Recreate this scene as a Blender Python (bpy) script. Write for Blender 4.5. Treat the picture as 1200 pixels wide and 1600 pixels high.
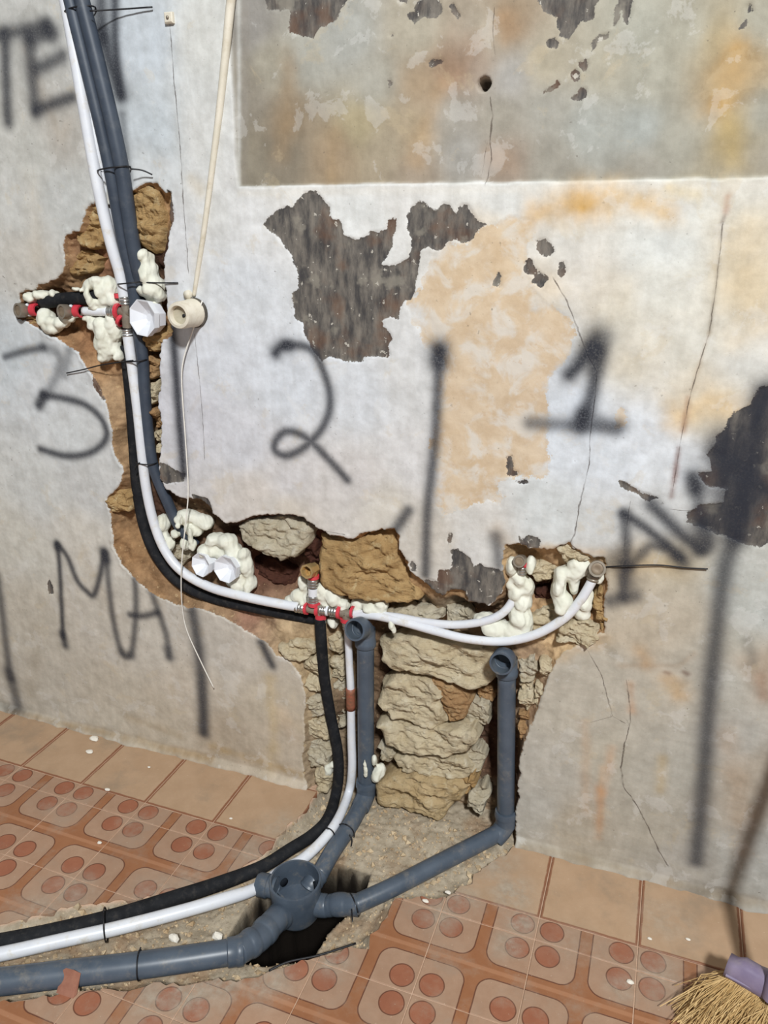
import bpy, bmesh, math, random
import numpy as np
from mathutils import Vector, Matrix
for o in list(bpy.data.objects): bpy.data.objects.remove(o)
SC = bpy.context.scene; C = SC.collection
random.seed(7); RNG = np.random.default_rng(7)

# ---------------------------------------------------------------- camera
F, CX, CY = 1202.0, 600.0, 800.0
PITCH, YAW = math.radians(20.65), math.radians(20.228)
H = 1.381; D = 1.0533 * H
FW = Vector((-math.sin(YAW)*math.cos(PITCH), math.cos(YAW)*math.cos(PITCH), -math.sin(PITCH)))
RT = Vector((math.cos(YAW), math.sin(YAW), 0)); UP = RT.cross(FW)
CAM = Vector((0, -D, H))
cd = bpy.data.cameras.new('camera'); cam = bpy.data.objects.new('camera', cd); C.objects.link(cam)
cd.sensor_fit = 'VERTICAL'; cd.sensor_height = 36; cd.lens = 36*F/1600; cd.clip_start = 0.02
M3 = Matrix((RT, UP, -FW)).transposed()
cam.matrix_world = Matrix.Translation(CAM) @ M3.to_4x4()
SC.camera = cam

# ---------------------------------------------------------------- world, light, exposure
w = bpy.data.worlds.new('world'); SC.world = w; w.use_nodes = True
bg = w.node_tree.nodes['Background']; bg.inputs[0].default_value = (0.93, 0.97, 1.0, 1); bg.inputs[1].default_value = 0.225
def area(name, loc, target, sx, sy, power, col):
    l = bpy.data.lights.new(name, 'AREA'); l.shape = 'RECTANGLE'; l.size = sx; l.size_y = sy; l.energy = power; l.color = col
    o = bpy.data.objects.new(name, l); C.objects.link(o); o.location = loc
    o.rotation_euler = (Vector(target)-Vector(loc)).to_track_quat('-Z', 'Y').to_euler(); return o
area('high_window_daylight', (1.133, -3.4, 4.0), (-0.45, 0, 0.75), 0.34, 0.40, 275, (0.965, 0.99, 1.0))
SC.view_settings.view_transform = 'Standard'; SC.view_settings.look = 'None'
SC.view_settings.exposure = 0.0; SC.view_settings.gamma = 1; SC.view_settings.use_curve_mapping = False

# ---------------------------------------------------------------- photograph pixel -> place
def ray(px, py): return FW + RT*((px-CX)/F) - UP*((py-CY)/F)
def wp(px, py, Y=0.0):
    r = ray(px, py); return CAM + r*((Y-CAM.y)/r.y)
def fp(px, py, Z=0.0):
    r = ray(px, py); return CAM + r*((Z-CAM.z)/r.z)

# ---------------------------------------------------------------- numpy noise and fields
def _hash(ix, iy, s):
    h = (ix.astype(np.int64)*374761393 + iy.astype(np.int64)*668265263 + s*974711) & 0xffffffff
    h = ((h ^ (h >> 13))*1274126177) & 0xffffffff
    return ((h ^ (h >> 16)) & 0xffff).astype(np.float32)/65535.0
def vnoise(x, y, s=0):
    ix = np.floor(x); iy = np.floor(y); fx = x-ix; fy = y-iy
    fx = fx*fx*(3-2*fx); fy = fy*fy*(3-2*fy)
    a = _hash(ix, iy, s); b = _hash(ix+1, iy, s); c = _hash(ix, iy+1, s); d = _hash(ix+1, iy+1, s)
    return (a*(1-fx)+b*fx)*(1-fy)+(c*(1-fx)+d*fx)*fy
def fbm(x, y, sc, oct=4, s=0, rough=0.55):
    t = 0; a = 1; n = 0
    for k in range(oct):
        t = t + a*vnoise(x*sc+13.7*k, y*sc-7.1*k, s+k); n += a; a *= rough; sc *= 2.03
    return t/n - 0.5
def sstep(a, b, x):
    t = np.clip((x-a)/(b-a), 0, 1); return t*t*(3-2*t)
def poly_sd(X, Y, poly, out, lim=0.06):
    """out = max(out, signed distance (inside > 0)) in the polygon's neighbourhood"""
    P = np.array(poly, dtype=np.float64)
    x0, y0 = P.min(0)-lim; x1, y1 = P.max(0)+lim
    m = (X > x0) & (X < x1) & (Y > y0) & (Y < y1); idx = np.nonzero(m)[0]
    if not len(idx): return out
    x = X[idx]; y = Y[idx]; d2 = np.full(len(idx), 1e9); ins = np.zeros(len(idx), bool)
    for i in range(len(P)):
        ax, ay = P[i-1]; bx, by = P[i]; ex, ey = bx-ax, by-ay
        L = ex*ex+ey*ey+1e-12; t = np.clip(((x-ax)*ex+(y-ay)*ey)/L, 0, 1)
        d2 = np.minimum(d2, (x-ax-t*ex)**2+(y-ay-t*ey)**2)
        if ay != by:
            c = (ay > y) != (by > y); ins ^= c & (x < ex*(y-ay)/(by-ay)+ax)
    d = np.sqrt(d2); d = np.where(ins, d, -d)
    out[idx] = np.maximum(out[idx], d); return out
def line_d(X, Y, pts, lim):
    """distance, signed distance, position along for a polyline; returns idx, d, sd, t"""
    P = np.array(pts, dtype=np.float64); x0, y0 = P.min(0)-lim; x1, y1 = P.max(0)+lim
    idx = np.nonzero((X > x0) & (X < x1) & (Y > y0) & (Y < y1))[0]
    x = X[idx]; y = Y[idx]; best = np.full(len(idx), 1e9); sd = np.zeros(len(idx)); tt = np.zeros(len(idx))
    for i in range(len(P)-1):
        ax, ay = P[i]; bx, by = P[i+1]; ex, ey = bx-ax, by-ay; L = ex*ex+ey*ey+1e-12
        t = np.clip(((x-ax)*ex+(y-ay)*ey)/L, 0, 1); d = np.hypot(x-ax-t*ex, y-ay-t*ey)
        s = np.sign(ex*(y-ay)-ey*(x-ax)); u = d < best
        best = np.where(u, d, best); sd = np.where(u, d*s, sd); tt = np.where(u, (i+t)/(len(P)-1), tt)
    return idx, best, sd, tt
def lin(c):
    c = np.array(c, dtype=np.float64)/255.0
    return np.where(c <= 0.04045, c/12.92, ((c+0.055)/1.055)**2.4)
def rbf(X, Y, pts, vals, eps=0.02, p=2.0):
    num = np.zeros((len(X), vals.shape[1]), np.float32); den = np.zeros(len(X), np.float32)
    for (a, b), v in zip(pts, vals):
        k = 1.0/((X-a)**2+(Y-b)**2+eps*eps)**p
        k = k.astype(np.float32); den += k; num += k[:, None]*v[None, :].astype(np.float32)
    return num/den[:, None]

# ---------------------------------------------------------------- objects and materials
def put(o, label=None, cat=None, group=None, kind=None):
    for k, v in (('label', label), ('category', cat), ('group', group), ('kind', kind)):
        if v: o[k] = v
    return o
def wloc(o):
    v = Vector((0, 0, 0))
    while o: v += o.location; o = o.parent
    return v
def thing(name, loc, label, cat, group=None):
    o = bpy.data.objects.new(name, None); o.empty_display_size = 0.03; C.objects.link(o); o.location = loc
    return put(o, label, cat, group)
def obj(name, verts, faces, mat, parent=None, smooth=True, origin=None):
    V = np.array([tuple(v) for v in verts], dtype=np.float64)
    if parent is not None: off = np.array(wloc(parent)); loc = (0, 0, 0)
    else:
        if origin is None: origin = ((V[:, 0].min()+V[:, 0].max())/2, (V[:, 1].min()+V[:, 1].max())/2, V[:, 2].min())
        off = np.array(origin); loc = origin
    me = bpy.data.meshes.new(name); me.from_pydata((V-off).tolist(), [], faces); me.update()
    if smooth: me.polygons.foreach_set('use_smooth', [True]*len(me.polygons))
    for m in (mat if isinstance(mat, (list, tuple)) else [mat]): me.materials.append(m)
    o = bpy.data.objects.new(name, me); C.objects.link(o); o.location = loc
    if parent is not None: o.parent = parent
    return o
class NT:
    def __init__(s, name):
        s.m = bpy.data.materials.new(name); s.m.use_nodes = True; s.t = s.m.node_tree; s.n = s.t.nodes
        s.b = s.n['Principled BSDF']; s.co = s.n.new('ShaderNodeTexCoord').outputs['Object']
    def set(s, inp, v):
        if isinstance(v, bpy.types.NodeSocket): s.t.links.new(v, inp)
        elif isinstance(v, (tuple, list)): inp.default_value = tuple(v) if len(v) != 3 or inp.type != 'RGBA' else (*v, 1)
        else: inp.default_value = v
    def math(s, op, a, b=None, c=None, clamp=False):
        n = s.n.new('ShaderNodeMath'); n.operation = op; n.use_clamp = clamp
        for i, v in enumerate((a, b, c)):
            if v is not None: s.set(n.inputs[i], v)
        return n.outputs[0]
    def mix(s, f, a, b, mode='MIX'):
        n = s.n.new('ShaderNodeMix'); n.data_type = 'RGBA'; n.blend_type = mode; n.clamp_factor = True
        s.set(n.inputs[0], f); s.set(n.inputs[6], a); s.set(n.inputs[7], b); return n.outputs[2]
    def noise(s, sc, det=4, rough=0.55, vec=None, dist=0.0):
        n = s.n.new('ShaderNodeTexNoise'); n.inputs['Scale'].default_value = sc; n.inputs['Detail'].default_value = det
        n.inputs['Roughness'].default_value = rough; n.inputs['Distortion'].default_value = dist
        s.t.links.new(vec or s.co, n.inputs['Vector']); return n.outputs[0]
    def voro(s, sc, feat='F1', vec=None, out=0):
        n = s.n.new('ShaderNodeTexVoronoi'); n.feature = feat; n.inputs['Scale'].default_value = sc
        s.t.links.new(vec or s.co, n.inputs['Vector']); return n.outputs[out]
    def scale(s, v3):
        n = s.n.new('ShaderNodeVectorMath'); n.operation = 'MULTIPLY'; s.t.links.new(s.co, n.inputs[0]); n.inputs[1].default_value = v3; return n.outputs[0]
    def sm(s, x, a, b, lo=0.0, hi=1.0):
        n = s.n.new('ShaderNodeMapRange'); n.interpolation_type = 'SMOOTHSTEP'; s.set(n.inputs[0], x)
        for i, v in enumerate((a, b, lo, hi)): n.inputs[1+i].default_value = v
        return n.outputs[0]
    def attr(s, name, col=False):
        n = s.n.new('ShaderNodeAttribute'); n.attribute_name = name; return n.outputs['Color' if col else 'Fac']
    def bump(s, h, strength=0.3, dist=0.002):
        n = s.n.new('ShaderNodeBump'); n.inputs['Strength'].default_value = strength; n.inputs['Distance'].default_value = dist
        s.t.links.new(h, n.inputs['Height']); s.t.links.new(n.outputs[0], s.b.inputs['Normal'])
    def done(s, col, rough=0.6, metal=0.0, spec=0.3):
        s.set(s.b.inputs['Base Color'], col); s.set(s.b.inputs['Roughness'], rough); s.b.inputs['Metallic'].default_value = metal
        s.b.inputs['Specular IOR Level'].default_value = spec; return s.m
def L(r, g, b): return tuple(float(x) for x in lin((r, g, b)))
def simple(name, c1, c2, sc=40, rough=0.5, metal=0, spec=0.4, bump=0.1, dust=None, dsc=25):
    t = NT(name); n = t.noise(sc, 5, 0.6)
    col = t.mix(t.sm(n, 0.3, 0.7), L(*c1), L(*c2))
    if dust:
        d = t.sm(t.noise(dsc, 7, 0.7), 0.5, 0.75, 0, 0.75); col = t.mix(d, col, L(*dust))
    if bump: t.bump(t.noise(sc*4, 4), bump, 0.001)
    return t.done(col, rough, metal, spec)
M = {}
M['grey_pvc'] = simple('grey_pvc', (70, 80, 92), (82, 92, 104), 18, 0.38, spec=0.45, bump=0.05, dust=(122, 118, 112), dsc=30)
M['grey_inner'] = simple('grey_pvc_inside', (78, 88, 98), (92, 100, 108), 20, 0.45, bump=0.03, dust=(120, 118, 112))
M['white_pipe'] = simple('white_plastic_pipe', (214, 216, 222), (226, 228, 232), 20, 0.35, spec=0.5, bump=0.03, dust=(200, 192, 178), dsc=40)
M['dark_conduit'] = simple('dark_blue_grey_conduit', (52, 60, 72), (66, 74, 86), 14, 0.5, bump=0.05, dust=(84, 88, 94), dsc=30)
M['black_foam'] = simple('black_pipe_insulation', (24, 25, 28), (36, 37, 40), 30, 0.8, spec=0.2, bump=0.3, dust=(62, 58, 54), dsc=60)
M['tie'] = simple('black_nylon', (18, 18, 22), (28, 28, 32), 50, 0.5, bump=0)
M['foam'] = simple('pale_expansion_foam', (214, 213, 196), (226, 225, 212), 25, 0.75, spec=0.25, bump=0.35, dust=(204, 198, 174), dsc=18)
M['cap'] = simple('white_plastic_cap', (222, 224, 230), (230, 232, 236), 20, 0.4, bump=0.02)
M['silver'] = simple('crimped_steel', (176, 174, 170), (200, 198, 194), 60, 0.28, metal=0.9, spec=0.5, bump=0.05)
M['brass'] = simple('brass', (196, 168, 116), (212, 184, 134), 60, 0.35, metal=0.6, bump=0.05, dust=(140, 120, 92), dsc=60)
M['dull_brass'] = simple('nickel_plated_brass', (132, 122, 108), (150, 140, 126), 60, 0.42, metal=0.35, bump=0.05)
M['plug'] = simple('dull_brown_plug', (118, 102, 84), (140, 124, 104), 60, 0.5, metal=0.2, bump=0.05)
M['red'] = simple('red_ring_plastic', (196, 52, 66), (210, 70, 80), 60, 0.4, bump=0)
M['cream'] = simple('aged_cream_plastic', (208, 200, 182), (220, 212, 196), 25, 0.55, bump=0.1, dust=(186, 172, 148), dsc=35)
M['cream_in'] = simple('aged_cream_inside', (166, 158, 136), (184, 176, 156), 50, 0.7, bump=0.2)
M['string'] = simple('white_string', (222, 216, 206), (232, 228, 220), 200, 0.9, bump=0)
M['purple'] = simple('faded_purple_plastic', (124, 112, 138), (142, 130, 152), 20, 0.45, bump=0.05, dust=(150, 140, 146), dsc=30)
M['straw'] = simple('straw', (186, 152, 98), (214, 184, 132), 14, 0.8, bump=0, dust=(150, 114, 66), dsc=60)
M['handle'] = simple('varnished_wood', (150, 104, 66), (170, 122, 80), 20, 0.5)
M['chip'] = simple('plaster_chip', (222, 214, 200), (232, 226, 214), 60, 0.9)
M['shard'] = simple('broken_tile_clay', (146, 98, 80), (160, 112, 92), 40, 0.9, bump=0.3)
M['copper'] = simple('reddish_coupling', (150, 92, 70), (120, 84, 64), 120, 0.5, bump=0.1, dust=(186, 84, 70), dsc=80)

# ---- geometry makers
def smooth_path(P, n=8, vals=None):
    P = [Vector(p) for p in P]; out = []; vo = []
    for i in range(len(P)-1):
        p0 = P[max(i-1, 0)]; p1 = P[i]; p2 = P[i+1]; p3 = P[min(i+2, len(P)-1)]
        for k in range(n):
            t = k/n
            out.append(0.5*((2*p1)+(p2-p0)*t+(2*p0-5*p1+4*p2-p3)*t*t+(3*p1-p0-3*p2+p3)*t**3))
            if vals: vo.append(vals[i]*(1-t)+vals[i+1]*t)
    out.append(P[-1])
    if vals: vo.append(vals[-1]); return out, vo
    return out
def sweep(path, radii, seg=16, bore=0.0, caps=True, ridge=None):
    """a tube along a path; bore > 0 gives a hollow pipe with that inner radius ratio"""
    n = len(path); V = []; Fc = []
    if not isinstance(radii, (list, tuple)): radii = [radii]*n
    tang = [(path[min(i+1, n-1)]-path[max(i-1, 0)]).normalized() for i in range(n)]
    a = Vector((0, 0, 1)) if abs(tang[0].z) < 0.9 else Vector((1, 0, 0))
    u = (a - tang[0]*a.dot(tang[0])).normalized(); fr = []
    for i in range(n):
        u = (u - tang[i]*u.dot(tang[i])).normalized(); fr.append((u, tang[i].cross(u)))
    def ring(i, r):
        s = len(V)
        for k in range(seg):
            t = 2*math.pi*k/seg; V.append(path[i]+fr[i][0]*(r*math.cos(t))+fr[i][1]*(r*math.sin(t)))
        return s
    def join(a, b):
        for k in range(seg): Fc.append((a+k, a+(k+1) % seg, b+(k+1) % seg, b+k))
    outer = [ring(i, radii[i]) for i in range(n)]
    for i in range(n-1): join(outer[i], outer[i+1])
    if bore > 0:
        inner = [ring(i, radii[i]*bore) for i in range(n)]
        for i in range(n-1): join(inner[i+1], inner[i])
        join(inner[0], outer[0]); join(outer[-1], inner[-1])
    elif caps:
        Fc.append(tuple(outer[0]+k for k in range(seg))[::-1]); Fc.append(tuple(outer[-1]+k for k in range(seg)))
    return V, Fc
def tube(name, P, r, mat, parent=None, n=8, seg=16, bore=0.0, vals=None, smooth=True):
    if n > 1:
        if vals: path, rr = smooth_path(P, n, vals)
        else: path = smooth_path(P, n); rr = [r]*len(path)
    else: path = [Vector(p) for p in P]; rr = vals or [r]*len(path)
    V, Fc = sweep(path, rr, seg, bore)
    return obj(name, V, Fc, mat, parent, smooth)
def lathe(name, A, B, prof, mat, parent=None, seg=20, smooth=True, phase=0.0):
    """surface of revolution about A->B; prof = [(distance from A along the axis, radius)], may double back to be hollow"""
    A = Vector(A); ax = (Vector(B)-A).normalized()
    a = Vector((0, 0, 1)) if abs(ax.z) < 0.9 else Vector((1, 0, 0))
    u = (a-ax*a.dot(ax)).normalized(); v = ax.cross(u); V = []; Fc = []
    for (d, r) in prof:
        for k in range(seg):
            t = 2*math.pi*k/seg+phase; V.append(A+ax*d+u*(max(r, 1e-5)*math.cos(t))+v*(max(r, 1e-5)*math.sin(t)))
    for i in range(len(prof)-1):
        for k in range(seg):
            Fc.append((i*seg+k, i*seg+(k+1) % seg, (i+1)*seg+(k+1) % seg, (i+1)*seg+k))
    o = obj(name, V, Fc, mat, parent, smooth)
    return o
def sharp(o, ang=40):
    me = o.data; bm = bmesh.new(); bm.from_mesh(me)
    for e in bm.edges:
        if len(e.link_faces) == 2 and e.calc_face_angle(0) > math.radians(ang): e.smooth = False
    bm.to_mesh(me); bm.free(); return o
def fixn(o):
    bm = bmesh.new(); bm.from_mesh(o.data); bmesh.ops.recalc_face_normals(bm, faces=bm.faces); bm.to_mesh(o.data); bm.free(); return o
def grid_mesh(name, xs, ys, P, mat, attrs, colattrs):
    """P: (ny*nx,3) positions"""
    nx, ny = len(xs), len(ys); me = bpy.data.meshes.new(name)
    i = np.arange(nx*ny).reshape(ny, nx)
    q = np.stack([i[:-1, :-1], i[:-1, 1:], i[1:, 1:], i[1:, :-1]], -1).reshape(-1)
    nf = (nx-1)*(ny-1)
    me.vertices.add(nx*ny); me.vertices.foreach_set('co', P.astype(np.float32).ravel())
    me.loops.add(nf*4); me.loops.foreach_set('vertex_index', q.astype(np.int32))
    me.polygons.add(nf); me.polygons.foreach_set('loop_start', np.arange(0, nf*4, 4, dtype=np.int32))
    me.polygons.foreach_set('use_smooth', np.ones(nf, bool))
    me.update(calc_edges=True)
    for k, v in attrs.items():
        a = me.attributes.new(k, 'FLOAT', 'POINT'); a.data.foreach_set('value', v.astype(np.float32))
    for k, v in colattrs.items():
        a = me.attributes.new(k, 'FLOAT_COLOR', 'POINT'); c = np.ones((len(v), 4), np.float32); c[:, :3] = v; a.data.foreach_set('color', c.ravel())
    me.materials.append(mat)
    o = bpy.data.objects.new(name, me); C.objects.link(o); return o
def W2(pts): return [(wp(x, y).x, wp(x, y).z) for x, y in pts]
def G2(pts, Z=0.0): return [(fp(x, y, Z).x, fp(x, y, Z).y) for x, y in pts]

# ================================================================ THE WALL
HOLE = [(200,298),(213,292),(230,283),(247,285),(257,298),(267,300),(268,337),(265,377),(258,403),(260,430),(262,457),(263,483),(267,503),(272,517),(267,527),(255,533),(250,550),(252,587),(248,630),(253,660),(252,683),(250,720),(252,747),(263,763),(280,777),(307,778),(327,790),(333,803),(353,817),(370,815),(397,807),(433,803),(473,808),(483,818),(503,830),(515,837),(552,841),(565,834),(595,828),(615,827),(624,837),(624,855),(637,877),(640,892),(660,907),(675,922),(690,930),(710,920),(725,925),(730,940),(762,944),(782,925),(790,910),(786,882),(790,852),(810,851),(830,857),(865,856),(880,850),(890,846),(897,857),(925,867),(942,870),(949,882),(947,920),(945,940),(947,990),(930,992),(905,1008),(880,1020),(865,1040),(852,1080),(838,1120),(824,1150),(814,1180),(810,1240),(808,1290),(806,1330),(700,1330),(500,1290),(477,1222),(473,1185),(475,1151),(475,1127),(477,1086),(468,1057),(448,1030),(430,1025),(419,1007),(403,998),(385,985),(362,973),(337,963),(317,953),(290,948),(267,940),(240,930),(220,913),(200,893),(187,880),(178,857),(175,830),(172,807),(167,777),(187,760),(192,730),(183,723),(175,697),(173,663),(165,633),(157,610),(143,590),(130,570),(120,548),(102,538),(86,526),(66,518),(52,510),(40,504),(26,496),(28,478),(30,458),(46,452),(62,442),(76,440),(88,434),(98,424),(100,417),(98,390),(103,363),(123,360),(128,343),(135,327),(150,313),(175,320)]
DARK = [
 [(413,352),(418,341),(432,329),(445,323),(459,325),(466,313),(474,301),(485,298),(495,298),(502,308),(508,317),(515,322),(516,336),(520,343),(530,342),(534,350),(537,366),(551,372),(558,374),(572,370),(579,362),(592,362),(602,357),(606,345),(614,341),(620,343),(618,357),(614,371),(611,388),(604,401),(595,413),(607,416),(621,413),(639,401),(642,388),(641,371),(637,353),(635,338),(641,324),(653,313),(663,315),(669,324),(681,329),(691,317),(704,320),(709,331),(714,334),(716,322),(730,320),(737,331),(747,343),(761,350),(751,355),(744,364),(733,378),(719,381),(709,374),(698,378),(690,390),(681,392),(670,385),(656,392),(655,413),(651,434),(646,462),(639,467),(630,471),(625,486),(621,500),(609,494),(599,499),(599,509),(607,516),(614,532),(606,541),(609,558),(590,558),(572,558),(565,566),(548,565),(530,563),(515,558),(502,565),(492,553),(485,541),(476,525),(473,506),(459,497),(457,469),(456,458),(466,451),(467,441),(464,427),(459,409),(452,394),(441,378),(431,367),(422,362)],
 [(405,-60),(413,0),(415,13),(430,14),(448,11),(453,18),(449,33),(448,50),(466,53),(486,59),(496,42),(521,31),(530,13),(540,0),(560,-60)],
 [(605,-10),(631,5),(640,-10)], [(635,22),(645,35),(660,25),(680,25),(690,15),(683,-10),(655,-10),(645,15)],
 [(664,95),(668,105),(680,103),(690,97),(692,92),(675,91)], [(602,122),(609,123),(612,132),(606,134)], [(604,52),(612,52),(611,58)],[(700,8),(706,2),(716,22),(712,26)],
 [(830,-60),(842,0),(848,15),(866,26),(870,42),(874,48),(870,57),(885,59),(897,46),(907,31),(925,26),(929,7),(936,0),(945,-60)],
 [(853,62),(866,58),(873,65),(868,73),(855,70)], [(958,35),(960,15),(970,-20),(992,-20),(985,25),(980,38),(975,30),(970,15),(960,40),(954,43)],
 [(922,82),(925,62),(935,52),(953,48),(950,58),(935,62),(928,75)], [(902,97),(915,92),(918,102),(912,112),(905,105)], [(891,115),(898,103),(906,113),(905,122),(898,126)],
 [(890,153),(902,147),(905,137),(918,134),(918,150),(905,156)], [(845,143),(860,135),(870,125),(873,130),(862,140),(848,146)], [(1167,10),(1172,3),(1177,18),(1168,18)], [(1158,42),(1168,28),(1169,36)],
 [(838,375),(852,372),(868,392),(858,402),(845,398),(838,390)], [(817,412),(830,402),(836,420),(850,428),(858,436),(845,448),(832,440),(835,430),(818,426)], [(873,410),(882,408),(886,425),(877,436),(870,428)],
 [(768,440),(778,427),(783,432),(782,450),(772,447)],
 [(1320,560),(1200,602),(1185,606),(1176,620),(1172,633),(1149,643),(1136,656),(1135,666),(1119,682),(1115,696),(1103,709),(1110,718),(1113,736),(1091,738),(1095,752),(1108,760),(1136,763),(1128,783),(1112,786),(1091,788),(1089,796),(1073,798),(1072,815),(1093,823),(1119,833),(1136,838),(1153,846),(1187,856),(1200,847),(1320,870)],
 [(662,907),(666,904),(684,909),(685,890),(704,890),(706,875),(704,859),(715,857),(730,867),(736,874),(740,887),(750,879),(757,884),(780,889),(790,895),(792,912),(778,935),(762,946),(747,950),(732,944),(715,930),(690,935),(675,927)],
 [(699,845),(702,832),(706,834),(705,846),(701,850)], [(640,880),(645,876),(651,885),(650,893),(643,891)],
 [(810,835),(815,842),(827,837),(840,839),(846,845),(840,856),(820,856),(812,847)],
 [(967,751),(980,753),(1002,768),(1030,777),(1013,782),(987,769),(971,760)],
 [(250,723),(262,724),(275,735),(290,740),(288,752),(262,756),(250,750)], [(72,915),(76,905),(82,915),(84,928),(76,928)],
 [(262,296),(270,300),(272,345),(266,360),(262,330)], [(143,585),(155,600),(166,625),(160,628),(146,605)], [(300,772),(325,778),(334,800),(322,795)],[(790,715),(800,712),(802,735),(812,738),(806,745),(792,742)],[(806,752),(822,751),(826,756),(812,757)]]
PEACH = [[(700,385),(730,382),(760,358),(800,345),(828,352),(818,400),(830,445),(860,468),(882,480),(893,520),(880,560),(868,600),(862,660),(866,720),(852,752),(810,755),(782,760),(778,785),(720,802),(690,806),(676,770),(672,700),(690,620),(692,560),(668,545),(640,500),(660,440),(675,400)],
 [(775,775),(783,758),(790,775),(782,790)], [(962,668),(970,640),(985,660),(978,668)]]
SPRAY = [  # points, radius px, alpha
 ([(-10,57),(15,52),(45,47),(75,40)],9,.8), ([(72,42),(84,52)],10,.8), ([(8,55),(10,110),(14,190)],9,.85), ([(46,62),(50,110),(57,172)],11,.8), ([(58,108),(80,98),(98,88)],9,.8), ([(58,172),(85,162),(114,152)],8,.85), ([(48,62),(75,55)],9,.75),
 ([(158,-10),(163,60)],10,.85), ([(163,55),(176,105),(190,148)],11,.9), ([(180,-10),(183,80),(190,148)],7,.9), ([(192,180),(203,285)],6,.55), ([(150,20),(156,60)],6,.4),  # the faint stroke along the conduits is just a dark streak
 ([(7,558),(33,550),(67,543)],6,.8), ([(67,543),(87,550),(93,567),(83,597),(60,633)],8,.55), ([(60,633),(67,618)],8,.85), ([(67,618),(97,622),(133,633),(157,653),(167,677),(157,697),(133,710),(100,712),(63,702)],6.5,.9), ([(110,540),(100,585)],8,.5),
 ([(268,505),(273,560),(280,650),(288,740)],8,.95), ([(300,950),(310,1010),(316,1080),(318,1145)],11,.85), ([(318,1060),(318,1145)],8,.4),
 ([(430,552),(438,543),(450,540)],9,.95), ([(445,539),(470,540),(490,550),(508,590),(515,630),(505,665),(480,695),(450,712),(430,705),(430,690),(445,675),(470,680),(500,705),(542,750)],6.5,.88),
 ([(686,548),(685,562)],14,.95), ([(686,550),(683,620),(678,700),(668,800),(665,897)],7.5,.85),
 ([(937,528),(930,545)],16,.85), ([(925,540),(908,565),(890,585)],10,.95), ([(934,550),(926,610),(913,650)],9,.9), ([(912,648),(907,665)],11,.97), ([(828,662),(890,664),(965,668)],9,.72), ([(940,660),(962,668)],10,.5), ([(938,550),(936,580)],9,.4),
 ([(975,803),(979,850),(976,890),(974,930)],7,.8), ([(955,938),(992,930)],10,.75), ([(975,803),(1005,822),(1035,845),(1062,870)],7,.9), ([(1058,868),(1068,878)],10,.8), ([(985,885),(1005,862),(1018,852),(1038,854)],7,.75), ([(965,870),(980,905)],13,.55),
 ([(1082,745),(1087,762)],10,.9), ([(1085,755),(1094,800),(1100,845)],8,.75), ([(1018,788),(1060,830),(1095,858)],9,.9), ([(1095,858),(1108,850),(1106,820)],9,.75),
 ([(1195,612),(1180,680),(1165,760),(1150,835)],14,.95), ([(1150,835),(1134,880),(1120,980),(1108,1100),(1098,1230),(1088,1345)],11,.82), ([(1125,705),(1160,740),(1215,778)],13,.92), ([(1130,690),(1132,760),(1142,800)],20,.85), ([(1085,840),(1090,800)],8,.5),
 ([(90,851),(93,890),(97,950),(99,995)],5.5,.9), ([(90,851),(90,856)],8,.9), ([(98,990),(102,1008)],8,.9), ([(90,851),(105,869),(120,905),(135,923),(147,929),(156,902),(163,863)],6,.88), ([(163,862),(166,874)],9,.9), ([(165,866),(172,926),(180,980),(192,1020),(204,1023),(210,998),(213,950),(211,905)],6.5,.78), ([(192,1020),(206,1024)],9,.6),
 ([(204,960),(225,962),(246,957)],6.5,.85), ([(234,915),(249,959),(261,995),(265,1025)],7,.75), ([(262,1015),(266,1026)],9,.6),
 ([(-6,900),(8,1000),(18,1060)],9,.75), ([(14,1050),(28,1100)],13,.75), ([(408,1005),(425,1040)],8,.9), ([(638,798),(615,832)],8,.85), ([(775,838),(781,880)],9,.7), ([(955,880),(975,880)],9,.4)]
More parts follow.
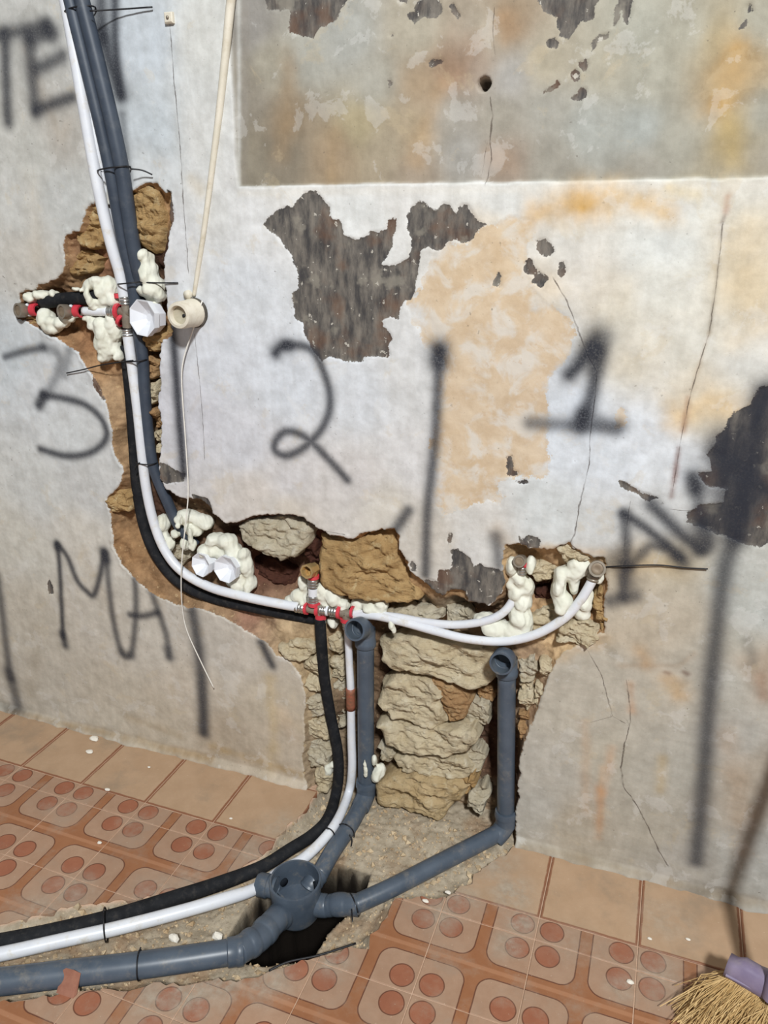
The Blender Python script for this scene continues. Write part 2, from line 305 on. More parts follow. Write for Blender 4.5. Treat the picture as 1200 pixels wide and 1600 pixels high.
STAIN = [  # points, radius px, colour, alpha
 ([(800,400),(850,445)],28,(212,190,156),.5), ([(960,470),(985,550)],40,(208,194,168),.45), ([(1165,370),(1172,500)],34,(208,184,144),.55), ([(740,340),(800,360)],16,(212,190,156),.5), ([(835,333),(880,322),(925,318)],19,(200,158,90),1.0), ([(970,312),(1010,318),(1045,330)],17,(206,168,106),.95), ([(1050,295),(1090,305)],10,(212,184,120),.6), ([(1060,650),(1100,630),(1140,640)],22,(212,180,130),.7),
 ([(1137,308),(1134,330)],5,(150,88,56),.9), ([(1132,338),(1128,348)],3,(86,60,56),.9), ([(1127,360),(1124,400),(1118,450),(1108,520)],2.2,(150,140,124),.7), ([(1108,520),(1080,610)],2,(176,160,140),.6), ([(1075,620),(1068,672)],4,(150,112,86),.75), ([(1060,700),(1056,730),(1051,760),(1049,775)],4,(124,92,84),.9),
 ([(940,1200),(939,1250)],6,(196,150,104),.45), ([(939,1235),(936,1308)],8,(194,138,86),.65), ([(956,1170),(945,1240)],7,(194,146,104),.4), ([(985,1070),(988,1110)],6,(190,140,98),.5), ([(1045,1060),(1062,1085)],14,(196,152,90),.55), ([(1000,1020),(1010,1035)],12,(192,150,100),.5), ([(1035,1185),(1032,1235)],8,(190,164,118),.45), ([(915,1130),(915,1270)],8,(190,150,112),.35), ([(1140,1150),(1160,1330)],18,(170,136,100),.4), ([(1190,1060),(1195,1090)],10,(150,116,92),.6),
 ([(850,1030),(900,1012),(945,1000)],14,(206,170,118),.6), ([(955,880),(1060,890)],18,(196,168,120),.4), ([(800,860),(850,858),(940,862)],8,(196,156,96),.5),
 ([(790,850),(775,830)],14,(190,160,120),.4), ([(930,525),(915,535)],12,(180,160,120),.4), ([(545,1195),(430,1110)],12,(200,172,120),.2),
 ([(420,1060),(428,1150),(420,1200)],12,(202,176,126),.5), ([(440,1110),(455,1150)],16,(206,184,160),.5), ([(330,1168),(420,1195),(470,1212)],9,(170,142,96),.7), ([(20,1108),(120,1132),(240,1162),(330,1185)],7,(150,122,84),.8), ([(0,1100),(40,1112)],9,(70,66,58),.7),
 ([(820,1318),(900,1335),(1000,1362),(1100,1388),(1200,1412)],7,(140,122,98),.8), ([(860,1285),(950,1310),(1090,1365)],9,(178,172,160),.6), ([(1075,1385),(1110,1388)],10,(120,114,104),.6),
 ([(450,100),(445,190),(435,240)],14,(150,126,96),.55), ([(395,120),(390,230)],14,(140,130,112),.4), ([(380,20),(378,280)],8,(148,142,134),.5), ([(690,130),(665,190),(650,250)],14,(186,152,110),.4), ([(740,70),(720,110)],14,(162,130,104),.5), ([(520,210),(515,270)],12,(178,150,112),.4), ([(1155,80),(1135,150),(1120,160)],16,(190,148,84),.6), ([(1140,190),(1150,250)],14,(188,162,104),.5), ([(785,25),(795,50)],14,(176,140,104),.5), ([(765,245),(790,255)],14,(174,146,122),.5),
 ([(370,0),(372,288)],3,(196,196,192),.8),
 ([(40,80),(95,215),(110,190)],10,(168,154,136),.4), ([(50,290),(60,400)],16,(196,180,156),.3), ([(300,280),(315,300)],10,(206,190,160),.4), ([(305,390),(312,440)],10,(214,204,186),.5),
 ([(60,985),(45,1080)],18,(160,146,122),.3), ([(130,870),(180,960)],16,(186,172,150),.3), ([(200,1120),(280,1150)],10,(164,142,108),.4),
 ([(1180,930),(1160,990)],16,(186,188,182),.5), ([(1168,1000),(1175,1035)],8,(128,124,116),.6), ([(945,1000),(958,1020)],8,(140,136,126),.5), ([(1040,1050),(1045,1052)],4,(110,70,50),.8), ([(1068,1050),(1074,1053)],4,(96,60,46),.8),
 ([(1085,1020),(1060,1040),(970,1040)],5,(160,130,100),.35), ([(300,640),(310,620)],4,(190,180,170),.3),
 ([(490,330),(495,370),(500,400)],12,(0,0,0),.0)]
CRACK = [([(266,32),(272,120),(282,230),(287,320),(296,430)],1.0), ([(764,150),(768,180),(764,215),(766,250),(758,290)],1.2), ([(752,270),(758,230)],.6), ([(862,432),(885,470),(905,520),(918,555),(932,580),(930,620),(922,680),(920,730),(905,790),(898,835),(890,850),(905,862)],1.1),
 ([(770,10),(768,50),(772,85)],.7), ([(916,1012),(926,1030),(940,1055),(950,1095),(957,1120),(978,1132)],1.2), ([(978,1060),(984,1100),(985,1130),(975,1165),(970,1200),(974,1230),(995,1258),(1012,1292),(1030,1330),(1045,1355)],1.3),
 ([(304,520),(310,580),(316,640),(320,720)],.7), ([(1045,795),(1065,797),(1080,798)],.8),([(985,782),(978,830),(975,860)],.6), ([(500,829),(540,836)],.7), ([(920,1130),(957,1120)],.4),([(1130,345),(1124,400),(1118,450),(1108,520),(1080,610),(1065,680),(1050,772)],.8)]
CRACK = [c for c in CRACK if c[1] > 0]
BASE = [(30,20,178,176,170),(60,240,186,184,176),(30,330,190,188,182),(100,300,182,182,178),(40,400,188,182,172),(90,220,172,165,155),(230,60,190,198,206),(240,200,188,196,202),(320,60,205,205,200),(320,200,205,205,202),(330,330,208,208,206),(230,270,200,204,206),(280,380,208,209,212),(400,350,214,214,214),(380,450,208,212,218),(350,560,208,212,220),(300,650,202,202,210),(380,700,206,207,214),(450,600,207,212,220),(560,620,210,214,220),(560,750,207,202,200),(450,760,207,204,206),(20,560,190,196,200),(60,600,198,200,202),(100,680,198,200,200),(60,760,196,196,192),(140,760,198,198,196),(30,850,188,180,166),(130,840,192,182,168),(60,960,180,168,150),(150,960,182,170,154),(230,1000,186,174,158),(60,1060,174,162,145),(180,1090,178,164,144),(300,1080,186,170,150),(380,1020,200,188,172),(420,1100,196,180,156),(350,1150,182,164,140),(450,1150,194,176,152),(330,1000,194,184,170),(250,1120,178,162,140),(400,770,208,200,192),(450,790,206,196,182),(620,300,214,212,208),(440,300,216,214,210),(560,340,215,216,214),(640,600,207,207,207),(640,720,210,208,208),(600,790,207,200,188),(740,850,208,206,202),(680,840,202,194,182),(760,820,208,204,198),(850,800,202,206,206),(900,700,208,214,222),(960,720,210,216,224),(1000,680,210,215,222),(850,560,198,202,208),(920,450,210,204,194),(900,640,207,214,224),(980,500,207,204,194),(1050,450,210,208,198),(1040,380,212,214,210),(980,560,207,202,190),(1100,520,208,205,194),(1160,450,207,194,168),(1180,350,207,198,178),(1160,560,207,206,200),(1110,640,214,202,178),(1060,720,207,212,218),(1100,600,207,198,180),(1180,300,207,204,194),(900,300,214,210,200),(800,320,212,212,208),(760,400,214,208,198),(1040,800,200,202,202),(950,830,198,200,200),(980,880,192,174,146),(1060,880,186,172,146),(1000,980,190,174,150),(1060,960,186,172,150),(960,1060,186,176,158),(1040,1080,184,174,156),(900,1120,186,176,158),(860,1200,184,176,162),(840,1260,180,174,162),(950,1180,184,174,154),(1000,1200,180,172,156),(1060,1200,178,172,158),(1020,1300,176,166,148),(900,1290,178,164,142),(1150,900,184,184,176),(1180,960,182,184,178),(1140,1060,180,176,164),(1180,1040,178,158,134),(1150,1160,180,176,166),(1190,1200,174,162,144),(1130,1260,174,164,148),(1180,1330,174,172,164),(1060,1340,172,164,152),(1150,1000,184,178,162)]  # darker tones low down hold real stain plus light falloff
PANEL = [(390,40,160,155,148),(380,150,158,150,136),(390,250,152,142,122),(420,100,178,170,150),(450,180,160,140,112),(440,240,150,138,118),(480,90,182,180,168),(540,60,184,184,176),(580,130,186,182,168),(560,190,184,168,128),(520,240,176,152,120),(600,230,182,166,138),(640,200,184,164,132),(660,130,182,156,122),(700,110,172,138,108),(650,50,188,178,156),(740,90,170,148,128),(700,180,182,176,164),(720,240,178,174,166),(760,50,186,176,156),(790,30,176,150,118),(800,120,186,182,176),(780,180,176,168,152),(790,250,172,152,132),(850,100,190,178,152),(850,170,178,174,162),(860,250,168,162,148),(920,200,184,186,178),(950,100,188,180,158),(1000,50,184,182,166),(1020,120,184,180,162),(1000,200,180,184,178),(1060,220,176,172,156),(1080,50,184,180,162),(1120,60,190,170,128),(1150,100,186,152,98),(1130,150,188,158,106),(1180,40,180,176,158),(1180,180,172,170,156),(1140,210,182,160,112),(1100,180,180,176,160),(1180,260,172,164,146),(1000,265,170,164,150),(650,265,176,158,136)]
HDEP = [(230,340,.03),(150,350,.045),(120,420,.035),(60,470,.05),(180,470,.06),(190,560,.065),(160,580,.03),(200,700,.06),(185,640,.03),(235,650,.07),(190,800,.035),(190,860,.02),(240,920,.02),(215,850,.055),(300,900,.065),(350,870,.065),(400,880,.10),(440,880,.10),(470,850,.05),(420,830,.05),(560,870,.055),(620,890,.05),(680,930,.02),(720,930,.012),(650,918,.02),(640,955,.06),(720,955,.065),(500,930,.075),(330,955,.018),(400,965,.03),(440,1000,.018),(480,1020,.03),(480,1100,.03),(490,1180,.03),(530,1050,.075),(530,1180,.07),(600,1080,.075),(680,1020,.07),(680,1150,.075),(680,1250,.075),(760,1080,.09),(765,1200,.10),(760,1260,.08),(830,1060,.03),(830,1030,.025),(820,1120,.03),(850,930,.08),(860,965,.035),(900,990,.012),(870,875,.03),(900,865,.015),(910,930,.06),(800,880,.05),(940,950,.02),(740,985,.07)]
HCOL = [(235,330,178,136,82),(150,350,168,128,78),(120,430,160,122,76),(140,410,150,100,64),(180,420,110,80,54),(250,395,70,42,30),(60,470,140,100,62),(90,520,160,116,68),(130,530,156,108,62),(150,570,172,128,78),(170,620,172,136,92),(190,560,120,84,54),(185,700,168,130,84),(235,600,112,88,62),(245,680,110,86,60),(235,560,140,104,66),(250,520,150,110,66),(180,790,160,120,72),(190,860,158,116,66),(230,920,154,114,68),(280,935,156,118,74),(340,955,160,124,84),(385,965,156,110,84),(410,975,166,132,96),(440,990,186,156,112),(470,1000,176,146,102),(220,800,80,52,36),(280,870,116,88,64),(300,800,118,90,60),(330,810,120,92,62),(350,830,80,48,34),(390,900,104,60,42),(420,900,96,56,40),(440,870,70,40,30),(480,830,96,52,36),(480,860,110,60,40),(450,920,130,92,64),(510,920,100,56,38),(540,920,120,78,48),(560,850,178,132,76),(620,870,186,142,84),(650,920,176,134,78),(700,925,178,136,80),(640,950,150,130,104),(700,950,140,122,96),(740,960,110,86,62),(480,1060,178,150,106),(485,1110,176,150,110),(490,1180,170,146,112),(530,1040,130,104,68),(530,1120,110,84,58),(530,1200,130,106,78),(600,1060,96,66,42),(600,1170,96,70,48),(690,1080,120,84,52),(760,1090,90,60,42),(765,1160,82,52,38),(765,1230,96,64,44),(760,1280,150,124,94),(680,1270,160,134,102),(580,1270,150,126,98),(830,1050,170,138,102),(830,1090,160,126,90),(815,1150,166,136,102),(880,1010,206,170,116),(850,960,186,146,94),(840,930,112,70,48),(850,890,176,136,86),(870,870,182,142,92),(900,860,196,160,110),(920,950,150,112,70),(940,960,158,116,66),(790,870,190,154,102)]  # darkest entries carry the shade of the deep cavities in their colour

def make_wall():
    xs = np.concatenate([np.linspace(-3.0, -1.87, 24), np.arange(-1.86, 0.42, 0.003), np.linspace(0.44, 1.8, 28)])
    zs = np.concatenate([np.linspace(-0.12, -0.012, 10), np.arange(-0.009, 1.83, 0.003), np.linspace(1.85, 2.7, 18)])
    GX, GZ = np.meshgrid(xs, zs); X = GX.ravel(); Z = GZ.ravel()
    bp = W2([(a[0], a[1]) for a in BASE]); bc = lin([a[2:] for a in BASE])*np.array([(1.20, 1.27, 1.33) if (a[0] < 330 and a[1] > 800) else ((1.10, 1.11, 1.12) if a[0] < 130 else (1.0, 1.02, 1.04) if a[1] > 860 else (1.0, 1.0, 1.0)) for a in BASE]); base = rbf(X, Z, bp, bc, 0.03); base = base*0.80+(base @ np.array([.2126, .7152, .0722], np.float32))[:, None]*0.20  # left and lower left brightened in the colour to offset weaker light
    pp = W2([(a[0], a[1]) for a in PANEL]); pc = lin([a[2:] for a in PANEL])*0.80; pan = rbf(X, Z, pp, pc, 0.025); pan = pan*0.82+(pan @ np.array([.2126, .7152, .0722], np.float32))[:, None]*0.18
    # the recessed upper panel
    q = [wp(370, 292), wp(1200, 277)]
    psd = np.minimum(X-(q[0].x+0.003), Z-(q[0].z+(X-q[0].x)/(q[1].x-q[0].x)*(q[1].z-q[0].z)))
    psd = psd + fbm(X, Z, 25, 3, 5)*0.006
    pm = sstep(-0.002, 0.003, psd)
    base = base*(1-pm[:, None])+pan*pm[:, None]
    lip = sstep(0, 1, 1-np.abs(psd+0.012)/0.012)*0.5*(X > q[0].x)  # pale strip painted below the panel: light caught by its sill
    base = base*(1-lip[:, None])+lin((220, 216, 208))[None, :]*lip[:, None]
    wob = fbm(X, Z, 22, 4, 11)
    for pts, r, col, al in STAIN:
        if al <= 0: continue
        px = r/700.0; idx, d, sd, t = line_d(X, Z, W2(pts), px*3.2)
        k = np.exp(-(d/px/(1.0+0.9*wob[idx]))**2)*al*np.clip(0.85+1.2*wob[idx], 0, 1.2); k = np.clip(k*0.85, 0, 1)
        base[idx] = base[idx]*(1-k[:, None])+lin(col)[None, :]*k[:, None]
    dark = np.full(len(X), -0.06)
    for p in DARK: poly_sd(X, Z, W2(p), dark)
    peach = np.full(len(X), -0.06)
    for p in PEACH: poly_sd(X, Z, W2(p), peach)
    peach = peach + fbm(X, Z, 12, 4, 141, 0.6)*0.05*(peach > -0.05)
    hole = np.full(len(X), -0.06); poly_sd(X, Z, W2(HOLE), hole)
    hole = hole + (fbm(X, Z, 30, 4, 21)*0.014+fbm(X, Z, 140, 2, 25)*0.006)*(hole > -0.05)
    spray = np.zeros(len(X))
    for pts, r, al in SPRAY:
        if len(pts) > 2: pts = [(v.x, v.y) for v in smooth_path([(a, b, 0) for a, b in pts], 5)]
        px = r*1.28/705.0; idx, d, sd, t = line_d(X, Z, W2(pts), px*2.6)
        k = np.exp(-(d/(px*1.02))**2*(0.75+0.25*np.minimum(d/px, 2))); spray[idx] = 1-(1-spray[idx])*(1-al*k)
    crk = np.full(len(X), 0.05); cm = np.zeros(len(X)); cb = np.full(len(X), 9.0)
    for pts, wd in CRACK:
        idx, d, sd, t = line_d(X, Z, W2(pts), 0.02); u = d < cb[idx]; j = idx[u]; cb[j] = d[u]
        wv = 0.55+0.9*vnoise(X[j]*60, Z[j]*60, 31)
        crk[j] = sd[u]/(wd*wv); cm[j] = (1-sstep(0.008, 0.014, d[u]))*sstep(0, 0.02, t[u])*(1-sstep(0.98, 1, t[u]))
    hp = W2([(a[0], a[1]) for a in HDEP]); dep = rbf(X, Z, hp, np.array([[a[2]] for a in HDEP]), 0.012)[:, 0]
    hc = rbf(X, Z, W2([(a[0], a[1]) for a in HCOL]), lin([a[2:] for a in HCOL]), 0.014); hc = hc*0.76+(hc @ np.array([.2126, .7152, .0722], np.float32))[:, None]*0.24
    # relief (positive = into the wall)
    y = fbm(X, Z, 3.0, 3, 41)*0.010 + fbm(X, Z, 14, 4, 45)*0.0035 + fbm(X, Z, 90, 2, 47)*0.0007
    y = y + 0.007*pm
    y = y + 0.0022*sstep(-0.001, 0.002, dark+fbm(X, Z, 45, 3, 3)*0.008) + 0.0010*sstep(-0.001, 0.002, peach+fbm(X, Z, 45, 3, 3)*0.012)
    hm = sstep(0.0, 0.005, hole)
    rough = fbm(X, Z, 18, 5, 61, 0.6)*0.030 + np.abs(fbm(X, Z, 40, 4, 67))*0.022 + fbm(X, Z, 160, 2, 69)*0.004
    y = y + hm*0.010 + np.maximum(dep-0.010, 0)*sstep(0.0, 0.026, hole) + rough*sstep(0.0, 0.012, hole)*np.clip(dep/0.05, 0.35, 1.1)
    y = y - 0.0025*np.exp(-((hole+0.004)/0.004)**2)*np.clip(fbm(X, Z, 40, 2, 71)*3, 0, 1)
    # a drilled hole, bored into the upper panel
    nh = wp(755, 130); r = np.hypot(X-nh.x, Z-nh.z); y = y + 0.05*(1-sstep(0.008, 0.012, r))
    # mortar fillet at the foot of the plaster
    y = y - 0.012*(1-sstep(0.0, 0.02, Z))*(1-hm)*(0.6+1.4*(fbm(X, Z, 20, 3, 81)+0.5))
    nh2 = np.maximum(hole, -0.05)
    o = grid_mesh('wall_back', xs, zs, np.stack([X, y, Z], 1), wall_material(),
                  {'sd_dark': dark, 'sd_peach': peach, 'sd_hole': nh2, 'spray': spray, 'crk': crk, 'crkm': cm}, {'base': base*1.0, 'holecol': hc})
    put(o, 'old plastered wall with peeling paint and a chased channel', kind='structure')
    return o
def wall_material():
    t = NT('old_plaster'); A = t.noise(45, 6, 0.65); B = t.noise(260, 3)
    e = t.math('ADD', t.math('MULTIPLY', t.math('SUBTRACT', A, 0.5), 0.018), t.math('MULTIPLY', t.math('SUBTRACT', B, 0.5), 0.007))
    base = t.attr('base', True)
    big = t.noise(5, 5, 0.6); mid = t.noise(24, 7, 0.65)
    col = t.mix(1.0, base, t.mix(t.sm(mid, 0.25, 0.75), (0.83, 0.825, 0.81), (1.11, 1.11, 1.105)), 'MULTIPLY')
    st = t.noise(1.0, 4, 0.6, t.scale((70, 70, 7)))
    col = t.mix(1.0, col, t.mix(t.sm(st, 0.3, 0.7), (0.965, 0.96, 0.95), (1.02, 1.02, 1.02)), 'MULTIPLY')
    fl = t.noise(13, 9, 0.62, dist=0.3); col = t.mix(t.sm(fl, 0.57, 0.60, 0, 0.20), col, L(218, 216, 212))
    f2 = t.noise(10, 9, 0.66, t.scale((1.0, 1.0, 1.01)), 0.4); col = t.mix(t.sm(f2, 0.36, 0.42, 0.22, 0), col, L(196, 178, 146))
    f3 = t.noise(33, 6, 0.7); col = t.mix(t.sm(f3, 0.66, 0.72, 0, 0.22), col, L(150, 140, 126))
    # peach layer
    pk = t.sm(t.math('ADD', t.attr('sd_peach'), t.math('MULTIPLY', e, 2.6)), -0.001, 0.0016)
    pk = t.math('MULTIPLY', pk, t.sm(t.math('ADD', t.noise(15, 8, 0.62, dist=0.4), t.math('MULTIPLY', t.attr('sd_peach'), 5.0)), 0.40, 0.58, 0.12, 1.0))
    pn = t.noise(20, 8, 0.65); pc = t.mix(t.sm(pn, 0.35, 0.65), L(194, 168, 134), L(208, 186, 156))
    pc = t.mix(t.sm(t.noise(17, 9, 0.6, dist=0.5), 0.46, 0.62, 0, 0.75), pc, L(210, 204, 194))
    pc = t.mix(t.sm(t.noise(48, 5, 0.6), 0.62, 0.68, 0, 0.5), pc, L(190, 160, 124))
    col = t.mix(t.math('MULTIPLY', pk, 0.88), col, pc)
    # pits
    pit = t.sm(t.noise(120, 2, 0.5), 0.70, 0.76, 0, 0.55); col = t.mix(t.math('MULTIPLY', pit, t.sm(big, 0.35, 0.65)), col, L(92, 84, 76))
    # exposed dark render
    dk = t.sm(t.math('ADD', t.attr('sd_dark'), e), -0.0007, 0.0009)
    ds = t.noise(1.0, 6, 0.65, t.scale((55, 55, 16))); dc = t.mix(t.sm(ds, 0.3, 0.72), L(66, 64, 64), L(126, 119, 110))
    dc = t.mix(t.sm(t.noise(9, 4), 0.50, 0.64, 0, 0.6), dc, L(108, 80, 62))
    dc = t.mix(t.sm(t.noise(16, 4), 0.58, 0.66, 0, 0.6), dc, L(142, 136, 124))
    dc = t.mix(t.sm(t.noise(70, 5, 0.6), 0.645, 0.665, 0, 0.75), dc, L(196, 190, 178))
    col = t.mix(dk, col, dc)
    # hairline cracks
    ck = t.math('MULTIPLY', t.math('MULTIPLY', t.attr('crkm'), t.sm(t.noise(30, 3), 0.35, 0.6, 0.25, 1)), t.sm(t.math('ABSOLUTE', t.math('ADD', t.attr('crk'), t.math('MULTIPLY', t.math('SUBTRACT', A, 0.5), 0.006))), 0.0004, 0.0016, 0.75, 0))
    col = t.mix(ck, col, L(70, 58, 50))
    # spray paint, and the faint streak along the conduits
    sp = t.math('MULTIPLY', t.attr('spray'), t.sm(t.noise(300, 3), 0.2, 0.6, 0.88, 1.0), clamp=True)
    col = t.mix(sp, col, L(42, 44, 52))
    # broken-out masonry
    hm = t.sm(t.math('ADD', t.attr('sd_hole'), t.math('MULTIPLY', t.math('SUBTRACT', B, 0.5), 0.003)), 0.0002, 0.0016)
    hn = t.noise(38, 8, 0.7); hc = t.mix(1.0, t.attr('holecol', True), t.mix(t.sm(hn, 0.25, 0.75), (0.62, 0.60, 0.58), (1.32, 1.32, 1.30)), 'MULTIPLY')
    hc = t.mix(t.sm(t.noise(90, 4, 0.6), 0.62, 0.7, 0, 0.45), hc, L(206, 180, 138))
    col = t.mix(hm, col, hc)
    h = t.math('ADD', t.math('MULTIPLY', mid, 0.5), t.math('MULTIPLY', t.noise(140, 5, 0.6), 0.5))
    h = t.math('ADD', h, t.math('MULTIPLY', hm, t.math('MULTIPLY', t.noise(70, 8, 0.75), 3.0)))
    h = t.math('SUBTRACT', h, t.math('MULTIPLY', ck, 1.2))
    t.bump(h, 0.34, 0.0022)
    return t.done(col, t.sm(sp, 0, 1, 0.88, 0.75), 0, 0.2)
wall = make_wall()

# ---- the stones of the masonry that the channel lays bare: pieces of the wall
def stone_mat(name, a, b, c):
    t = NT(name); n = t.noise(16, 8, 0.7); col = t.mix(t.sm(n, 0.3, 0.7), L(*a), L(*b))
    col = t.mix(t.sm(t.noise(34, 7, 0.7, dist=0.4), 0.52, 0.7, 0, 0.7), col, L(*c))
    col = t.mix(t.sm(t.noise(120, 4, 0.6), 0.6, 0.72, 0, 0.4), col, L(118, 84, 52))
    t.bump(t.math('ADD', t.noise(60, 9, 0.75), t.noise(1.0, 6, 0.65, t.scale((24, 24, 90)))), 1.0, 0.008)
    return t.done(col, 0.92, 0, 0.15)
ST = {'sand': stone_mat('sandstone', (216, 202, 172), (200, 182, 148), (224, 214, 190)), 'ochre': stone_mat('ochre_sandstone', (194, 162, 114), (174, 140, 94), (216, 198, 156)),
      'pale': stone_mat('pale_limestone', (206, 196, 174), (188, 174, 146), (216, 210, 194)), 'rust': stone_mat('rusty_sandstone', (184, 148, 106), (166, 130, 92), (200, 174, 134)),
      'gold': stone_mat('golden_sandstone', (204, 180, 140), (188, 162, 120), (214, 198, 164)),
      'clay': stone_mat('red_clay', (92, 58, 46), (74, 46, 38), (120, 82, 62))}
def stone(poly, yf, thick, mat, seed, bulge=0.012, rag=0.004, slope=0.0):
    """a hewn stone: outline on its front plane, rounded edges, layered uneven face"""
    P = [wp(x, y, yf) for x, y in poly]; c = sum(P, Vector())/len(P)
    N = 80; per = [0.0]
    for i in range(len(P)): per.append(per[-1]+(P[(i+1) % len(P)]-P[i]).length)
    out = []
    for k in range(N):
        s = per[-1]*k/N; i = max(j for j in range(len(P)) if per[j] <= s+1e-9); f = (s-per[i])/max(per[i+1]-per[i], 1e-9)
        out.append(P[i].lerp(P[(i+1) % len(P)], f))
    rings = [(1.0, thick), (1.03, thick*0.55), (1.01, 0.006), (0.985, -0.2*bulge), (0.95, -0.5*bulge)]+[(q, -bulge*(0.7+0.3*min(1, (0.95-q)*4))) for q in [0.91-0.044*j for j in range(20)]]
    V = []
    for s, dy in rings:
        for p in out:
            V.append([c.x+(p.x-c.x)*s, yf+dy, c.z+(p.z-c.z)*s])
    V.append([c.x, yf-bulge, c.z]); V = np.array(V)
    n1 = fbm(V[:, 0]+0.35*V[:, 2], V[:, 2]*2.2, 15, 4, seed*7, 0.6)*0.055; st_ = 0.0065
    q = n1/st_; fl = np.floor(q); n1 = 0.25*n1+0.75*(fl+sstep(0.30, 0.70, q-fl))*st_
    n2 = fbm(V[:, 0], V[:, 2], 90, 3, seed*7+3)
    face = np.clip((thick*0.5-(V[:, 1]-yf))/(thick*0.5), 0, 1)
    V[:, 1] += face*(n1+n2*0.008) + face*slope*(V[:, 2]-c.z)
    ang = fbm(V[:, 0]+seed, V[:, 2]-seed, 60, 3, seed*5+1); wr = np.concatenate([np.repeat([q_[0]**1.5 for q_ in rings], N), [0.0]]); V[:, 0] += ang*wr*rag*4; V[:, 2] += np.roll(ang, 9)*wr*rag*4
    Fc = []
    for r in range(len(rings)-1):
        for k in range(N): Fc.append((r*N+k, r*N+(k+1) % N, (r+1)*N+(k+1) % N, (r+1)*N+k))
    l = (len(rings)-1)*N
    for k in range(N): Fc.append((l+k, l+(k+1) % N, len(V)-1))
    o = obj('stone', V, Fc, ST[mat], wall); fixn(o); return o
